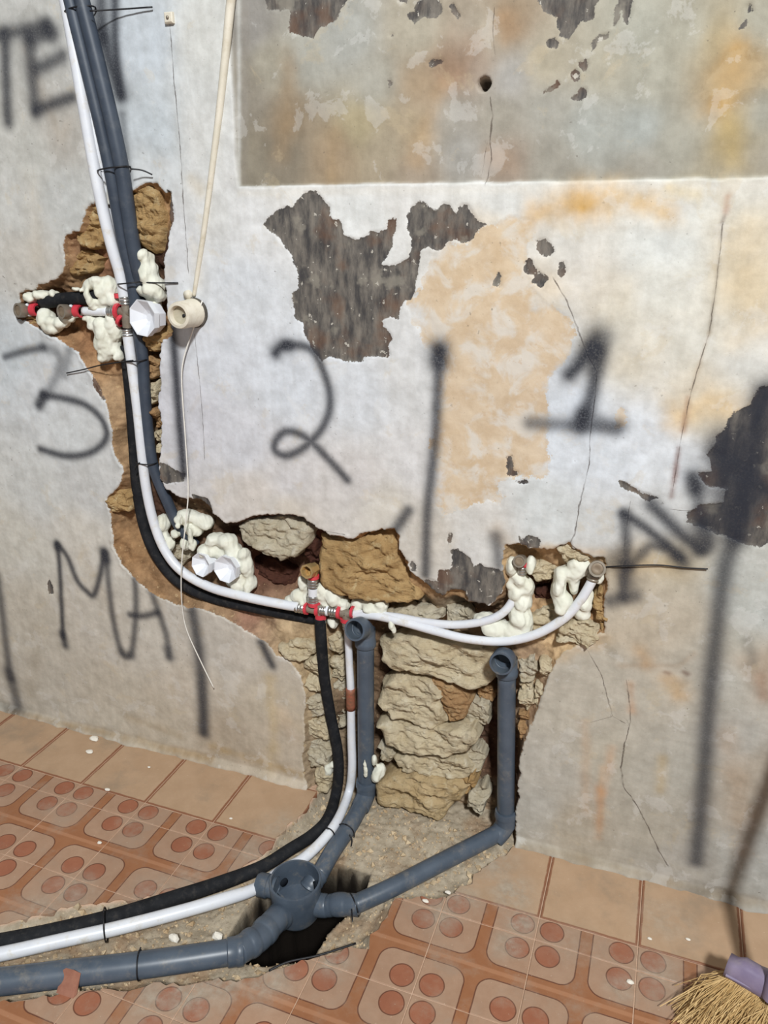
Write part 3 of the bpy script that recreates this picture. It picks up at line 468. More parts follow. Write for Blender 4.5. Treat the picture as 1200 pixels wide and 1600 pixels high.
STONES = [
 ([(204,305),(214,294),(232,287),(247,290),(256,302),(261,345),(257,390),(246,400),(228,390),(212,372),(206,340)], .022,.05,'ochre',.014,-.1),
 ([(372,822),(398,809),(440,806),(474,812),(486,828),(482,850),(468,866),(450,872),(424,862),(388,850),(376,838)], .020,.06,'pale',.012,.35),
 ([(498,838),(530,843),(565,838),(598,831),(614,831),(620,846),(624,868),(634,892),(648,912),(662,930),(640,940),(600,936),(560,932),(524,922),(504,908),(496,880)], .022,.06,'ochre',.016,.15),
 ([(484,832),(498,846),(496,880),(486,884),(476,866),(470,846)], .045,.04,'clay',.008,0),
 ([(396,868),(430,872),(462,892),(466,918),(440,930),(402,925)], .080,.04,'clay',.010,0),
 ([(592,1006),(622,994),(664,996),(716,1004),(776,1014),(780,1040),(772,1062),(748,1076),(722,1068),(690,1058),(650,1052),(614,1042),(598,1030)], .022,.06,'sand',.012,.1),
 ([(596,1068),(620,1056),(650,1056),(676,1064),(690,1082),(692,1110),(704,1128),(680,1134),(640,1130),(604,1120),(592,1096)], .024,.06,'sand',.014,0),
 ([(668,1062),(700,1066),(730,1082),(736,1102),(728,1122),(708,1130),(694,1112),(690,1084)], .028,.05,'rust',.010,0),
 ([(590,1130),(612,1126),(650,1134),(700,1134),(744,1136),(746,1158),(728,1172),(706,1178),(664,1174),(630,1170),(606,1156)], .018,.06,'sand',.014,.1),
 ([(616,1180),(640,1176),(690,1180),(726,1184),(738,1200),(734,1214),(700,1212),(660,1206),(628,1202)], .024,.06,'sand',.012,0),
 ([(590,1222),(612,1208),(648,1206),(688,1214),(722,1218),(736,1226),(724,1244),(700,1262),(690,1276),(660,1264),(630,1258),(592,1250)], .014,.06,'gold',.016,.1),
 ([(700,1216),(732,1216),(742,1206),(744,1226),(730,1240),(708,1240)], .02,.05,'ochre',.010,0),
 ([(728,1100),(752,1090),(768,1096),(768,1124),(744,1136),(728,1130)], .05,.04,'pale',.008,0),
 ([(722,1176),(748,1166),(758,1180),(752,1200),(732,1204)], .045,.04,'pale',.008,0),
 ([(734,1236),(756,1226),(764,1246),(752,1268),(730,1262)], .04,.04,'pale',.008,0),
 ([(744,1076),(772,1064),(776,1082),(768,1094),(748,1088)], .06,.03,'rust',.006,0),
 ([(592,1164),(606,1162),(618,1176),(614,1188),(598,1182)], .03,.04,'pale',.008,0),
 ([(436,1008),(462,1000),(488,1008),(492,1022),(474,1032),(448,1026)], .010,.03,'sand',.007,0),
 ([(472,1036),(494,1024),(506,1034),(508,1070),(496,1082),(480,1072)], .018,.04,'sand',.008,0),
 ([(478,1090),(500,1086),(512,1100),(508,1118),(486,1118)], .02,.04,'pale',.008,0),
 ([(480,1124),(504,1122),(520,1136),(516,1154),(492,1156),(482,1146)], .02,.04,'sand',.008,0),
 ([(480,1160),(508,1160),(522,1176),(512,1196),(490,1196),(478,1182)], .016,.04,'pale',.008,0),
 ([(492,1200),(512,1198),(520,1214),(514,1236),(500,1238),(494,1220)], .012,.04,'sand',.008,0),
 ([(514,990),(534,986),(540,1012),(532,1024),(518,1020)], .05,.04,'sand',.008,0),
 ([(518,1026),(538,1022),(542,1050),(536,1062),(522,1058)], .055,.04,'sand',.008,0),
 ([(522,1064),(540,1062),(542,1090),(528,1096)], .055,.04,'pale',.008,0),
 ([(524,1100),(542,1098),(544,1130),(532,1136)], .06,.04,'pale',.006,0),
 ([(836,878),(866,874),(872,890),(862,908),(838,908),(830,892)], .035,.04,'sand',.008,0),
 ([(832,960),(862,944),(892,958),(884,976),(850,996),(832,990)], .030,.04,'sand',.010,0),
 ([(838,918),(856,914),(868,930),(862,946),(842,952),(834,936)], .065,.03,'clay',.006,0),
 ([(928,930),(940,918),(946,942),(948,978),(940,990),(930,966)], .004,.03,'ochre',.006,0),
 ([(868,858),(890,850),(906,864),(926,872),(908,882),(884,884)], .006,.03,'sand',.006,0),
 ([(876,974),(912,968),(938,978),(940,996),(906,1006),(872,1000)], .004,.03,'sand',.006,0),
 ([(810,1030),(836,1022),(844,1044),(834,1062),(814,1060)], .022,.04,'pale',.008,0),
 ([(812,1066),(832,1068),(838,1094),(824,1110),(812,1100)], .020,.04,'sand',.008,0),
 ([(842,1030),(864,1028),(860,1060),(846,1064)], .012,.03,'sand',.006,0),
 ([(836,1070),(850,1070),(846,1098),(838,1108),(832,1090)], .010,.03,'sand',.006,0),
 ([(810,1112),(826,1116),(828,1142),(814,1152)], .018,.03,'rust',.006,0),
 ([(590,955),(640,948),(690,952),(694,968),(640,974),(596,970)], .035,.03,'pale',.006,0),
 ([(696,950),(734,950),(740,966),(716,972),(696,968)], .035,.03,'pale',.006,0),
 ([(222,560),(238,556),(248,570),(246,590),(232,592)], .03,.03,'rust',.006,0),
 ([(232,598),(246,596),(248,622),(238,632)], .03,.03,'sand',.006,0), ([(236,640),(250,636),(252,664),(242,670)], .03,.03,'rust',.006,0), ([(240,676),(252,676),(250,708),(242,706)], .03,.03,'sand',.006,0),
 ([(228,525),(250,512),(262,522),(250,548),(232,548)], .02,.04,'ochre',.008,0),
 ([(168,778),(186,764),(204,768),(206,796),(184,800),(170,796)], .012,.03,'ochre',.008,0),
 ([(104,400),(140,392),(160,402),(150,424),(120,432),(102,424)], .022,.03,'ochre',.008,0),
 ([(132,332),(156,318),(170,330),(176,370),(160,390),(134,384),(122,366)], .022,.04,'ochre',.010,0),
 ([(40,490),(58,488),(62,506),(48,508)], .012,.02,'ochre',.005,0),
 ([(270,850),(290,848),(300,868),(284,886),(270,872)], .045,.03,'pale',.008,0)]
for i, (p, yf, th, m, b, sl) in enumerate(STONES): stone(p, yf, th, m, i+1, b, 0.004, sl)

# ================================================================ THE FLOOR
TR = [(-160,1455),(0,1446),(40,1434),(70,1428),(95,1419),(150,1412),(230,1402),(290,1390),(330,1376),(372,1358),(402,1344),(418,1330),(428,1318),(432,1308),(450,1290),(468,1276),(482,1260),(496,1236),(502,1222),(540,1180),(860,1260),(812,1316),(790,1336),(760,1352),(742,1366),(738,1380),(720,1384),(712,1396),(690,1404),(660,1402),(632,1404),(617,1402),(613,1417),(604,1432),(592,1452),(579,1460),(577,1483),(560,1480),(520,1488),(483,1498),(450,1508),(420,1518),(404,1528),(370,1534),(330,1530),(280,1540),(240,1536),(205,1548),(160,1546),(110,1548),(80,1556),(30,1562),(-20,1570),(-200,1600)]
PIT = [(346,1474),(372,1432),(402,1394),(432,1364),(470,1342),(515,1348),(578,1370),(562,1404),(528,1430),(515,1446),(498,1467),(486,1488),(455,1494),(423,1500),(390,1496)]
CEN0 = -1.1138
def make_floor():
    xs = np.concatenate([np.linspace(-3.0, -1.7, 14), np.arange(-1.68, 0.42, 0.004), np.linspace(0.45, 1.8, 14)])
    ys = np.concatenate([np.linspace(-2.2, -0.92, 12), np.arange(-0.9, 0.16, 0.004)])
    GX, GY = np.meshgrid(xs, ys); X = GX.ravel(); Y = GY.ravel()
    tr = np.full(len(X), -0.06); poly_sd(X, Y, G2(TR), tr, 0.07)
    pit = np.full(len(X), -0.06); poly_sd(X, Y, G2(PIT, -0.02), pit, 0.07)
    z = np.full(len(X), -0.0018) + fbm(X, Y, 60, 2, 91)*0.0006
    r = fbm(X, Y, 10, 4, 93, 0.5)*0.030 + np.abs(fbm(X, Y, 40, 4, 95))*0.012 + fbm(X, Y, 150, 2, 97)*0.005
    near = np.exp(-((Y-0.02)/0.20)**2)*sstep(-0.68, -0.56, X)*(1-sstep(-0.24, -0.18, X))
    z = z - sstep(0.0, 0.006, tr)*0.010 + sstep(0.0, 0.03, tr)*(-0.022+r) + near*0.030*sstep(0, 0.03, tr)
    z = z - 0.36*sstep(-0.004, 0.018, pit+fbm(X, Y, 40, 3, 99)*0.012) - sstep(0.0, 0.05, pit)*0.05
    tm = sstep(-0.002, 0.004, tr+fbm(X, Y, 50, 3, 98)*0.004)
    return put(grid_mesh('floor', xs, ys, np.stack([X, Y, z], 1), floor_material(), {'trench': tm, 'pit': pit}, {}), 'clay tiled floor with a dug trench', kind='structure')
def floor_material():
    t = NT('grout_and_rubble'); n = t.noise(30, 8, 0.7); m = t.noise(110, 5, 0.65)
    g = t.mix(t.sm(n, 0.3, 0.7), L(190, 156, 130), L(208, 178, 154))
    s = t.mix(t.sm(n, 0.28, 0.72), L(152, 138, 117), L(186, 173, 152))
    s = t.mix(t.sm(t.noise(8, 4), 0.5, 0.68, 0, 0.5), s, L(148, 108, 70))
    s = t.mix(t.sm(m, 0.58, 0.68, 0, 0.7), s, L(206, 188, 160)); s = t.mix(t.sm(m, 0.32, 0.42, 0.5, 0), s, L(84, 62, 46))
    s = t.mix(t.sm(t.attr('pit'), -0.009, 0.003, 0, 1.0), s, L(27, 22, 18))  # dark earth, painted near-black to add the deep pit's shade
    t.bump(t.math('ADD', t.noise(90, 8, 0.75), t.noise(26, 6, 0.7)), 0.6, 0.004)
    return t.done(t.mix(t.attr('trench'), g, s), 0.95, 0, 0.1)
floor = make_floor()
DUST = [(800,1395,.05,.75),(812,1440,.035,.8),(790,1475,.03,.7),(770,1350,.06,.6),(720,1400,.05,.6),(690,1425,.04,.55),(300,1545,.06,.8),(350,1535,.05,.8),(240,1560,.05,.6),(420,1530,.05,.7),(520,1500,.04,.6),(110,1400,.06,.5),(60,1425,.05,.6),(300,1375,.05,.5),(240,1395,.05,.5),(390,1335,.05,.5),(440,1290,.05,.5),(970,1545,.03,.6),(1030,1520,.06,.4),(1040,1440,.06,.4),(900,1480,.06,.3)]
def dust_layer(t, col):
    g = t.n.new('ShaderNodeNewGeometry').outputs['Position']; m = None
    for x, y, r, a in DUST:
        p = fp(x, y, 0); n = t.n.new('ShaderNodeVectorMath'); n.operation = 'DISTANCE'; t.t.links.new(g, n.inputs[0]); n.inputs[1].default_value = p
        k = t.sm(n.outputs['Value'], 0.0, r*1.7, a, 0); m = k if m is None else t.math('MAXIMUM', m, k)
    f = t.math('MULTIPLY', m, t.sm(t.noise(26, 8, 0.72, g), 0.28, 0.62, 0.1, 1.15), clamp=True)
    return t.mix(f, col, t.mix(t.sm(t.noise(60, 5, 0.6, g), 0.3, 0.7), L(150, 138, 122), L(176, 166, 150)))
def tile_material():
    """each tile: four rounded panels, a brown cross between them, one disc in each corner"""
    t = NT('printed_clay_tile'); sp = t.n.new('ShaderNodeSeparateXYZ'); t.t.links.new(t.co, sp.inputs[0])
    wv = t.noise(40, 2); jit = t.math('MULTIPLY', t.math('SUBTRACT', wv, 0.5), 0.0012)
    u = t.math('ADD', t.math('ABSOLUTE', sp.outputs[0]), jit); v = t.math('ADD', t.math('ABSOLUTE', sp.outputs[1]), jit)
    au, av, r = 0.0125, 0.0165, 0.030
    qx = t.math('SUBTRACT', au+r, u); qy = t.math('SUBTRACT', av+r, v)
    mx = t.math('MAXIMUM', qx, 0.0); my = t.math('MAXIMUM', qy, 0.0)
    ln = t.math('SQRT', t.math('ADD', t.math('MULTIPLY', mx, mx), t.math('MULTIPLY', my, my)))
    d = t.math('SUBTRACT', t.math('ADD', ln, t.math('MINIMUM', t.math('MAXIMUM', qx, qy), 0.0)), r)
    cx = t.math('SUBTRACT', u, 0.0695); cy = t.math('SUBTRACT', v, 0.0695)
    dc = t.math('SUBTRACT', t.math('SQRT', t.math('ADD', t.math('MULTIPLY', cx, cx), t.math('MULTIPLY', cy, cy))), 0.0242)
    n = t.noise(22, 7, 0.65); wn = t.n.new('ShaderNodeObjectInfo').outputs['Random']
    panel = t.mix(t.sm(n, 0.3, 0.7), L(162, 129, 105), L(172, 140, 116)); band = t.mix(t.sm(n, 0.3, 0.7), L(148, 98, 66), L(156, 107, 74)); disc = t.mix(t.sm(n, 0.3, 0.7), L(148, 92, 68), L(158, 102, 76)); line = L(104, 64, 46)
    bl = t.sm(t.math('ABSOLUTE', sp.outputs[1]), 0.003, 0.006, 0.35, 0); band = t.mix(bl, band, L(196, 146, 112))
    col = t.mix(t.sm(d, -0.0006, 0.0006), panel, band)
    col = t.mix(t.sm(t.math('ABSOLUTE', d), 0.0008, 0.0018, 0.92, 0), col, line)
    col = t.mix(t.sm(dc, -0.0006, 0.0006, 1, 0), col, disc); col = t.mix(t.sm(t.math('ABSOLUTE', dc), 0.0007, 0.0017, 0.9, 0), col, line)
    wear = t.sm(t.noise(9, 8, 0.7, t.n.new('ShaderNodeNewGeometry').outputs['Position']), 0.46, 0.72, 0, 0.7); col = t.mix(wear, col, L(160, 138, 119))
    col = t.mix(t.sm(t.noise(150, 3), 0.68, 0.75, 0, 0.5), col, L(210, 190, 168))
    col = t.mix(1.0, col, t.mix(wn, (0.93, 0.93, 0.93), (1.04, 1.03, 1.02)), 'MULTIPLY')
    col = dust_layer(t, col)
    groove = t.math('MINIMUM', t.math('ABSOLUTE', d), t.math('ABSOLUTE', dc))
    t.bump(t.math('ADD', t.sm(groove, 0.0, 0.0015), t.math('MULTIPLY', t.noise(160, 4), 0.25)), 0.5, 0.001)
    return t.done(col, t.sm(n, 0.3, 0.7, 0.5, 0.68), 0, 0.35)
def plain_tile_material():
    t = NT('plain_clay_border_tile'); sp = t.n.new('ShaderNodeSeparateXYZ'); t.t.links.new(t.co, sp.inputs[0])
    n = t.noise(14, 8, 0.65); g = t.n.new('ShaderNodeNewGeometry').outputs['Position']
    col = t.mix(t.sm(n, 0.3, 0.7), L(173, 143, 114), L(183, 153, 124))
    col = t.mix(t.sm(t.noise(7, 6, 0.65, g), 0.5, 0.72, 0, 0.6), col, L(146, 128, 108))
    ed = t.math('MAXIMUM', t.math('ABSOLUTE', sp.outputs[0]), t.math('SUBTRACT', t.math('ABSOLUTE', sp.outputs[1]), -0.0035))
    ed = t.math('ADD', ed, t.math('MULTIPLY', t.math('SUBTRACT', t.noise(50, 4), 0.5), 0.004))
    col = t.mix(t.sm(ed, 0.0925, 0.0955, 0, 0.85), col, L(126, 76, 50))
    sx = t.sm(sp.outputs[0], -0.4, 0.4)
    col = t.mix(t.sm(t.noise(150, 3), 0.68, 0.75, 0, 0.4), col, L(214, 198, 176))
    col = dust_layer(t, col)
    t.bump(t.noise(120, 5), 0.25, 0.001)
    return t.done(col, t.sm(n, 0.3, 0.7, 0.5, 0.7), 0, 0.35)
TM, PM = tile_material(), plain_tile_material()
def tile_mesh(x0, x1, y0, y1, mat, th=0.010):
    bm = bmesh.new(); bv = 0.0012
    for z, i in ((-th, 0), (-bv, 0), (0, bv)):
        for x, y in ((x0+i, y0+i), (x1-i, y0+i), (x1-i, y1-i), (x0+i, y1-i)): bm.verts.new((x, y, z))
    bm.verts.ensure_lookup_table(); v = bm.verts
    for r in (0, 4):
        for k in range(4): bm.faces.new((v[r+k], v[r+(k+1) % 4], v[r+4+(k+1) % 4], v[r+4+k]))
    bm.faces.new([v[8+k] for k in range(4)]); bm.faces.new([v[k] for k in range(4)][::-1])
    me = bpy.data.meshes.new('floor_tile'); bm.to_mesh(me); bm.free(); me.materials.append(mat); return me
# the jagged outline that was broken out of the tiling
def jag(poly, step=0.012, amp=0.005, seed=3):
    P = [Vector((a, b)) for a, b in poly]; out = []; rr = random.Random(seed)
    for i in range(len(P)):
        a, b = P[i], P[(i+1) % len(P)]; k = max(1, int((b-a).length/step)); nrm = Vector((-(b-a).y, (b-a).x)).normalized()
        for j in range(k): out.append(a.lerp(b, j/k)+nrm*rr.uniform(-amp, amp)*(0 if (k == 1) else 1))
    return out
TRJ = jag(G2(TR))
def prism_obj():
    bm = bmesh.new(); a = [bm.verts.new((p.x, p.y, -0.05)) for p in TRJ]; b = [bm.verts.new((p.x, p.y, 0.05)) for p in TRJ]; n = len(a)
    for i in range(n): bm.faces.new((a[i], a[(i+1) % n], b[(i+1) % n], b[i]))
    bm.faces.new(a[::-1]); bm.faces.new(b); bmesh.ops.recalc_face_normals(bm, faces=bm.faces)
    me = bpy.data.meshes.new('cut'); bm.to_mesh(me); bm.free(); o = bpy.data.objects.new('cut', me); C.objects.link(o); return o
cutter = prism_obj()
TA = np.array([(p.x, p.y) for p in TRJ])
def tile(x0, x1, y0, y1, cx, cy, mat, shared=None):
    gx, gy = np.meshgrid(np.linspace(x0, x1, 15), np.linspace(y0, y1, 15)); gx = gx.ravel(); gy = gy.ravel()
    sd = np.full(len(gx), -1.0); poly_sd(gx, gy, TA, sd, 0.3)
    if (sd > 0.004).all(): return
    me = shared if (shared and (sd < -0.004).all()) else tile_mesh(x0-cx, x1-cx, y0-cy, y1-cy, mat)
    o = bpy.data.objects.new('floor_tile', me); C.objects.link(o); o.location = (cx, cy, 0)
    if (sd > -0.02).any():
        md = o.modifiers.new('b', 'BOOLEAN'); md.operation = 'DIFFERENCE'; md.solver = 'EXACT'; md.object = cutter
        dg = bpy.context.evaluated_depsgraph_get(); nm = bpy.data.meshes.new_from_object(o.evaluated_get(dg)); o.modifiers.clear(); o.data = nm
        if len(nm.polygons) == 0: bpy.data.objects.remove(o); return
    else: o.location.z = random.uniform(-0.0006, 0.0006)
    o.parent = floor
    return o
g = 0.0010
whole = tile_mesh(-0.1+g, 0.1-g, -0.1+g, 0.1-g, TM); border = tile_mesh(-0.1+g, 0.1-g, -0.096+g, 0.096-g, PM); cut_row = None
for k in range(-4, 13):
    xa = CEN0+0.2*k; cx = xa+0.1
    tile(xa+g, xa+0.2-g, -0.192+g, 0.0-g, cx, -0.096, PM, border)
    cy = -0.149
    if cut_row is None: cut_row = tile_mesh(-0.1+g, 0.1-g, -0.1+g, -0.043-g-0.0, TM)
    tile(xa+g, xa+0.2-g, -0.249+g, -0.192-g, cx, cy, TM, cut_row)
    for r in range(5):
        cy = -0.349-0.2*r; tile(xa+g, xa+0.2-g, cy-0.1+g, cy+0.1-g, cx, cy, TM, whole)
bpy.data.objects.remove(cutter)

# loose rubble in the trench
def rubble():
    V = []; Fc = []; rr = random.Random(5); n = 0
    base = [Vector(v) for v in ((1,0,0),(-1,0,0),(0,1,0),(0,-1,0),(0,0,1),(0,0,-1))]; fs = [(0,2,4),(2,1,4),(1,3,4),(3,0,4),(2,0,5),(1,2,5),(3,1,5),(0,3,5)]
    fz = {}
    P = np.empty(len(floor.data.vertices)*3, np.float32); floor.data.vertices.foreach_get('co', P); P = P.reshape(-1, 3)
    at = np.empty(len(P), np.float32); floor.data.attributes['trench'].data.foreach_get('value', at)
    pt = np.empty(len(P), np.float32); floor.data.attributes['pit'].data.foreach_get('value', pt)
    ok = np.nonzero((at > 0.7) & (pt < -0.005) & (P[:, 1] < 0.02))[0]
    for i in RNG.choice(ok, 1500):
        c = Vector(P[i]); s = rr.uniform(0.0015, 0.0045) if rr.random() < 0.9 else rr.uniform(0.005, 0.010)
        R = Matrix.Rotation(rr.uniform(0, 6), 3, Vector((rr.random(), rr.random(), rr.random()+0.1)).normalized())
        k = len(V)
        for b in base: V.append(c+Vector((0, 0, s*0.3))+R @ (Vector((b.x*s*rr.uniform(.7, 1.3), b.y*s*rr.uniform(.7, 1.3), b.z*s*rr.uniform(.5, .9)))))
        for f in fs: Fc.append(tuple(k+j for j in f))
    o = obj('rubble', V, Fc, simple('rubble', (176, 150, 116), (206, 186, 154), 30, 0.95, bump=0.2, dust=(128, 98, 70), dsc=40), floor, False); o['kind'] = 'stuff'
rubble()

# ================================================================ SUPPLY PIPES
def at(p):
    """(px, py, Y) on a plane parallel to the wall, or ('f', px, py, Z) on a plane parallel to the floor"""
    return fp(p[1], p[2], p[3]) if p[0] == 'f' else wp(*p)
def pipe(name, pts, r, mat, label, cat='pipe', vals=None, group=None, n=8, seg=16):
    return put(tube(name, [at(p) for p in pts], r, mat, None, n, seg, 0.0, vals), label, cat, group)
pipe('water_pipe', [(88,-70,-.020),(108,30,-.018),(130,160,-.018),(152,285,-.016),(172,375,-.008),(188,430,.002),(195,468,.004)], .0125, M['white_pipe'], 'white plastic water pipe running down from the top left to the red-ringed fitting')
pipe('water_pipe', [(98,-70,-.012),(118,30,-.008),(140,160,-.008),(157,260,-.004),(172,340,.02),(180,390,.05)], .011, M['white_pipe'], 'white pipe tucked behind the dark conduits, ending in the upper cavity')
pipe('conduit', [(94,-70,-.022),(111,5,-.024),(134,100,-.024),(158,200,-.022),(174,275,-.018),(191,370,-.006),(206,435,.004),(214,500,.010),(223,560,.012),(226,610,.012),(232,680,.014),(240,730,.016),(262,785,.022),(280,822,.030),(306,852,.042)], .0135, M['dark_conduit'], 'dark blue-grey conduit running the whole left channel beside the white pipe')
pipe('conduit', [(112,-70,-.020),(129,5,-.022),(153,100,-.022),(177,200,-.020),(192,275,-.016),(206,370,-.006),(216,425,.006),(219,462,.03),(221,490,.05)], .0155, M['dark_conduit'], 'thicker dark conduit at the top left, right of the other conduit')
pipe('water_pipe', [(199,520,.004),(206,570,.004),(215,640,.004),(221,700,.004),(228,760,.004),(240,815,.002),(258,860,.0),(285,893,-.002),(330,918,-.003),(390,934,-.002),(440,944,.002),(470,949,.006)], .0118, M['white_pipe'], 'white pipe curving from the left channel to the middle tee fitting')
pipe('insulated_pipe', [(196,540,.03),(204,620,.03),(209,690,.03),(214,760,.03),(226,825,.026),(247,872,.022),(280,910,.020),(330,934,.020),(400,950,.024),(450,960,.030),(485,966,.036),(510,968,.044)], .0135, M['black_foam'], 'black insulated pipe half hidden behind the curving white pipe')
pipe('water_pipe', [(552,958,.012),(580,960,.010),(620,964,.006),(665,972,.002),(710,976,.0),(755,971,.0),(785,958,.004),(803,935,.010),(812,908,.014),(815,893,.016)], .0092, M['white_pipe'], 'upper of two white pipes, bending up into the left brass elbow')
pipe('water_pipe', [(552,962,.010),(585,962,.004),(630,972,-.002),(680,986,-.008),(730,998,-.012),(785,1002,-.012),(835,992,-.010),(880,967,-.006),(907,938,-.002),(926,906,.002)], .0098, M['white_pipe'], 'lower white pipe sagging behind the right drain opening to the corner elbow')
pipe('insulated_pipe', [(500,966,.004),(502,1000,.004),(507,1060,.010),(517,1120,.012),(527,1170,.008),(529,1210,.0),(524,1245,-.012),('f',512,1280,.012),('f',488,1305,.004),('f',452,1328,.0),('f',410,1354,.0),('f',350,1378,.002),('f',270,1404,.006),('f',180,1432,.010),('f',90,1454,.012),('f',0,1472,.012),('f',-140,1496,.010)], .016, M['black_foam'], 'black insulated pipe dropping from the tee and running left across the floor', vals=[.0135]*7+[.0145]*4+[.016,.0165,.017,.017,.017,.017])
pipe('water_pipe', [(543,975,.006),(546,1040,.006),(548,1080,.006),(549,1150,.004),(550,1200,.0),(545,1238,-.006),('f',528,1280,.020),('f',505,1312,.010),('f',472,1343,.0),('f',440,1360,-.012),('f',400,1388,-.006),('f',350,1405,.004),('f',270,1428,.010),('f',180,1451,.012),('f',90,1471,.012),('f',0,1491,.012),('f',-140,1518,.010)], .0105, M['white_pipe'], 'white pipe dropping beside the left drain riser and running left across the floor', vals=[.0088,.009,.0095,.0105,.0108,.011,.0115,.012,.0125,.0128,.013]+[.0142]*6)
pipe('pipe_coupling', [(547.6,1075,.006),(548.3,1108,.006)], .0115, M['copper'], 'reddish brown coupling on the white riser beside the grey drain pipe', 'coupling', n=4)
pipe('insulated_pipe', [(66,472,.012),(100,468,.010),(135,465,.010),(162,462,.012)], .0155, M['black_foam'], 'short black insulated length lying level in the left cavity', n=6)
pipe('cream_cable', [(372,-80,-.004),(361,0,-.004),(352,90,-.004),(342,180,-.004),(330,275,-.004),(318,365,-.004),(308,430,-.004),(303,462,-.005)], .005, M['cream'], 'thin cream cable slanting down the wall to the cream outlet', 'cable', vals=[.0085,.0085,.008,.007,.006,.0055,.005,.004], n=6, seg=12)
# old clip on the hairline crack
t = thing('cable_clip', wp(267, 40), 'small cream clip on the hairline crack near the top of the wall', 'clip')
c = wp(267, 29); a = 0.011
sharp(lathe('clip_body', c+Vector((0,.006,0)), c+Vector((0,-1,0)), [(0,.0001),(0,.014),(.014,.013),(.016,.010),(.016,.0001)], M['cream'], t, 4, False, math.pi/4))
lathe('nail', c+Vector((0,-.009,0)), c+Vector((0,-1,0)), [(0,.003),(.003,.003),(.004,.0001)], M['dull_brass'], t, 8)
# cylindrical outlet where the cable ends
t = thing('cable_outlet', wp(310, 506), 'cream cylindrical outlet sticking out of the wall right of the left cavity', 'outlet')
A0 = wp(306, 488, .004); B0 = A0+Vector((0,-1,0))
sharp(lathe('base_ring', A0+Vector((.002,0,0)), B0, [(0,.0001),(0,.0315),(.010,.0315),(.012,.028),(.012,.0001)], simple('dark_gap', (70,66,60),(90,84,76),50,.9), t, 28))
sharp(lathe('body', A0, B0, [(.006,.0300),(.018,.0300),(.020,.0285),(.060,.0280),(.066,.0262),(.067,.0205),(.0655,.019),(.054,.018)], M['cream'], t, 28))
f = sharp(lathe('recessed_face', A0, B0, [(.053,.0001),(.057,.0205),(.058,.0205)], M['cream_in'], t, 24))
lathe('hole', A0+Vector((.007,-.0550,-.001)), B0, [(0,.0035),(.002,.0035),(.002,.0001)], M['tie'], f, 10)
lathe('side_boss', wp(296,460,.0), wp(296,460,.0)+Vector((0,-1,0)), [(0,.010),(.010,.009),(.012,.0001)], M['cream'], t, 12)

# ================================================================ FITTINGS
def sleeve(P, Q, r, parent, name='crimp_sleeve', mat='silver'):
    P, Q = Vector(P), Vector(Q); Ln = (Q-P).length; pr = [(0, r*.9)]
    k = max(3, int(Ln/0.006))
    for i in range(k):
        a = Ln*i/k; pr += [(a+Ln/k*.08, r*.98), (a+Ln/k*.3, r*1.06), (a+Ln/k*.7, r*1.06), (a+Ln/k*.92, r*.9)]
    pr += [(Ln, r*.9)]
    return lathe(name, P, Q, pr, M[mat], parent, 18)
def ring(c, d, parent, r=.0135, w=.007):
    c = Vector(c); d = Vector(d).normalized(); return sharp(lathe('red_ring', c-d*w/2, c+d, [(0,r*.7),(0,r),(w,r),(w,r*.7)], M['red'], parent, 18))
def band(P, Q, r, parent, name='tee_body', mat='dull_brass'):
    P, Q = Vector(P), Vector(Q); Ln = (Q-P).length
    return sharp(lathe(name, P, Q, [(0,.0001),(0,r*.9),(Ln*.15,r),(Ln*.85,r),(Ln,r*.9),(Ln,.0001)], M[mat], parent, 18))
def elbow_outlet(c, parent, r=.0165, ln=.034, down=Vector((0,0,-1)), mat='brass', face=None):
    """a wall elbow: threaded mouth towards the room, tail along `down`"""
    d = Vector((-.15,-1,.12)).normalized() if face is None else Vector(face).normalized(); b = Vector(c)-d*ln*.6
    sharp(lathe('elbow_mouth', b, b+d, [(0,.0001),(0,r*.8),(ln*.4,r*.86),(ln*.55,r*1.0),(ln,r*1.0),(ln,r*.74),(ln*.8,r*.70),(ln*.35,r*.66),(ln*.35,.0001)], M[mat], parent, 8 if mat == 'brass' else 22))
    lathe('elbow_tail', b+d*ln*.28, b+d*ln*.28+down, [(0,r*.72),(r*1.6,r*.72),(r*1.7,r*.55)], M[mat], parent, 18)
    if mat != 'brass': sharp(lathe('plug', b, b+d, [(ln*.4,r*.7),(ln*.93,r*.72),(ln*.96,r*.5),(ln*.93,r*.3),(ln*.93,.0001)], M['plug'], parent, 18)); return
    lathe('dark_bore', b+d*ln*.36, b+d, [(0,r*.30),(.0008,r*.30),(.0009,.0001)], M['tie'], parent, 14)
X1 = Vector((1,0,0)); Z1 = Vector((0,0,1))
# middle tee
t = thing('tee_fitting', wp(505, 985, .005), 'middle press-fit tee with red rings, steel sleeves and an upright brass elbow', 'fitting')
Y0 = .006; q = lambda x, y: wp(x, y, Y0)
sleeve(q(462,948.5), q(476,950.5), .0125, t); ring(q(479,951), q(490,952)-q(470,950), t, .0145, .0065)
band(q(480,951), q(552,960), .0105, t); band(q(497,944), q(500,972), .0105, t); ring(q(491,943), Z1, t, .0155, .008); ring(q(497,953), X1, t, .0155, .008)
ring(q(501,963), Z1, t, .0135, .012); sleeve(q(500.5,966), q(501,973), .013, t)
sleeve(q(501,953), q(511,954), .0125, t); lathe('white_collar', q(511,954), q(515,954.5), [(0,.0125),(.006,.0125)], M['cap'], t, 18); sleeve(q(515,954.6), q(527,956), .0125, t); ring(q(531,956.5), X1, t, .0165, .008)
ring(q(551,956), X1, t, .014, .006); band(q(541,955), q(542,975), .0105, t); ring(q(541,968), Z1, t, .0140, .008); sleeve(q(542,972), q(543,984), .0105, t)
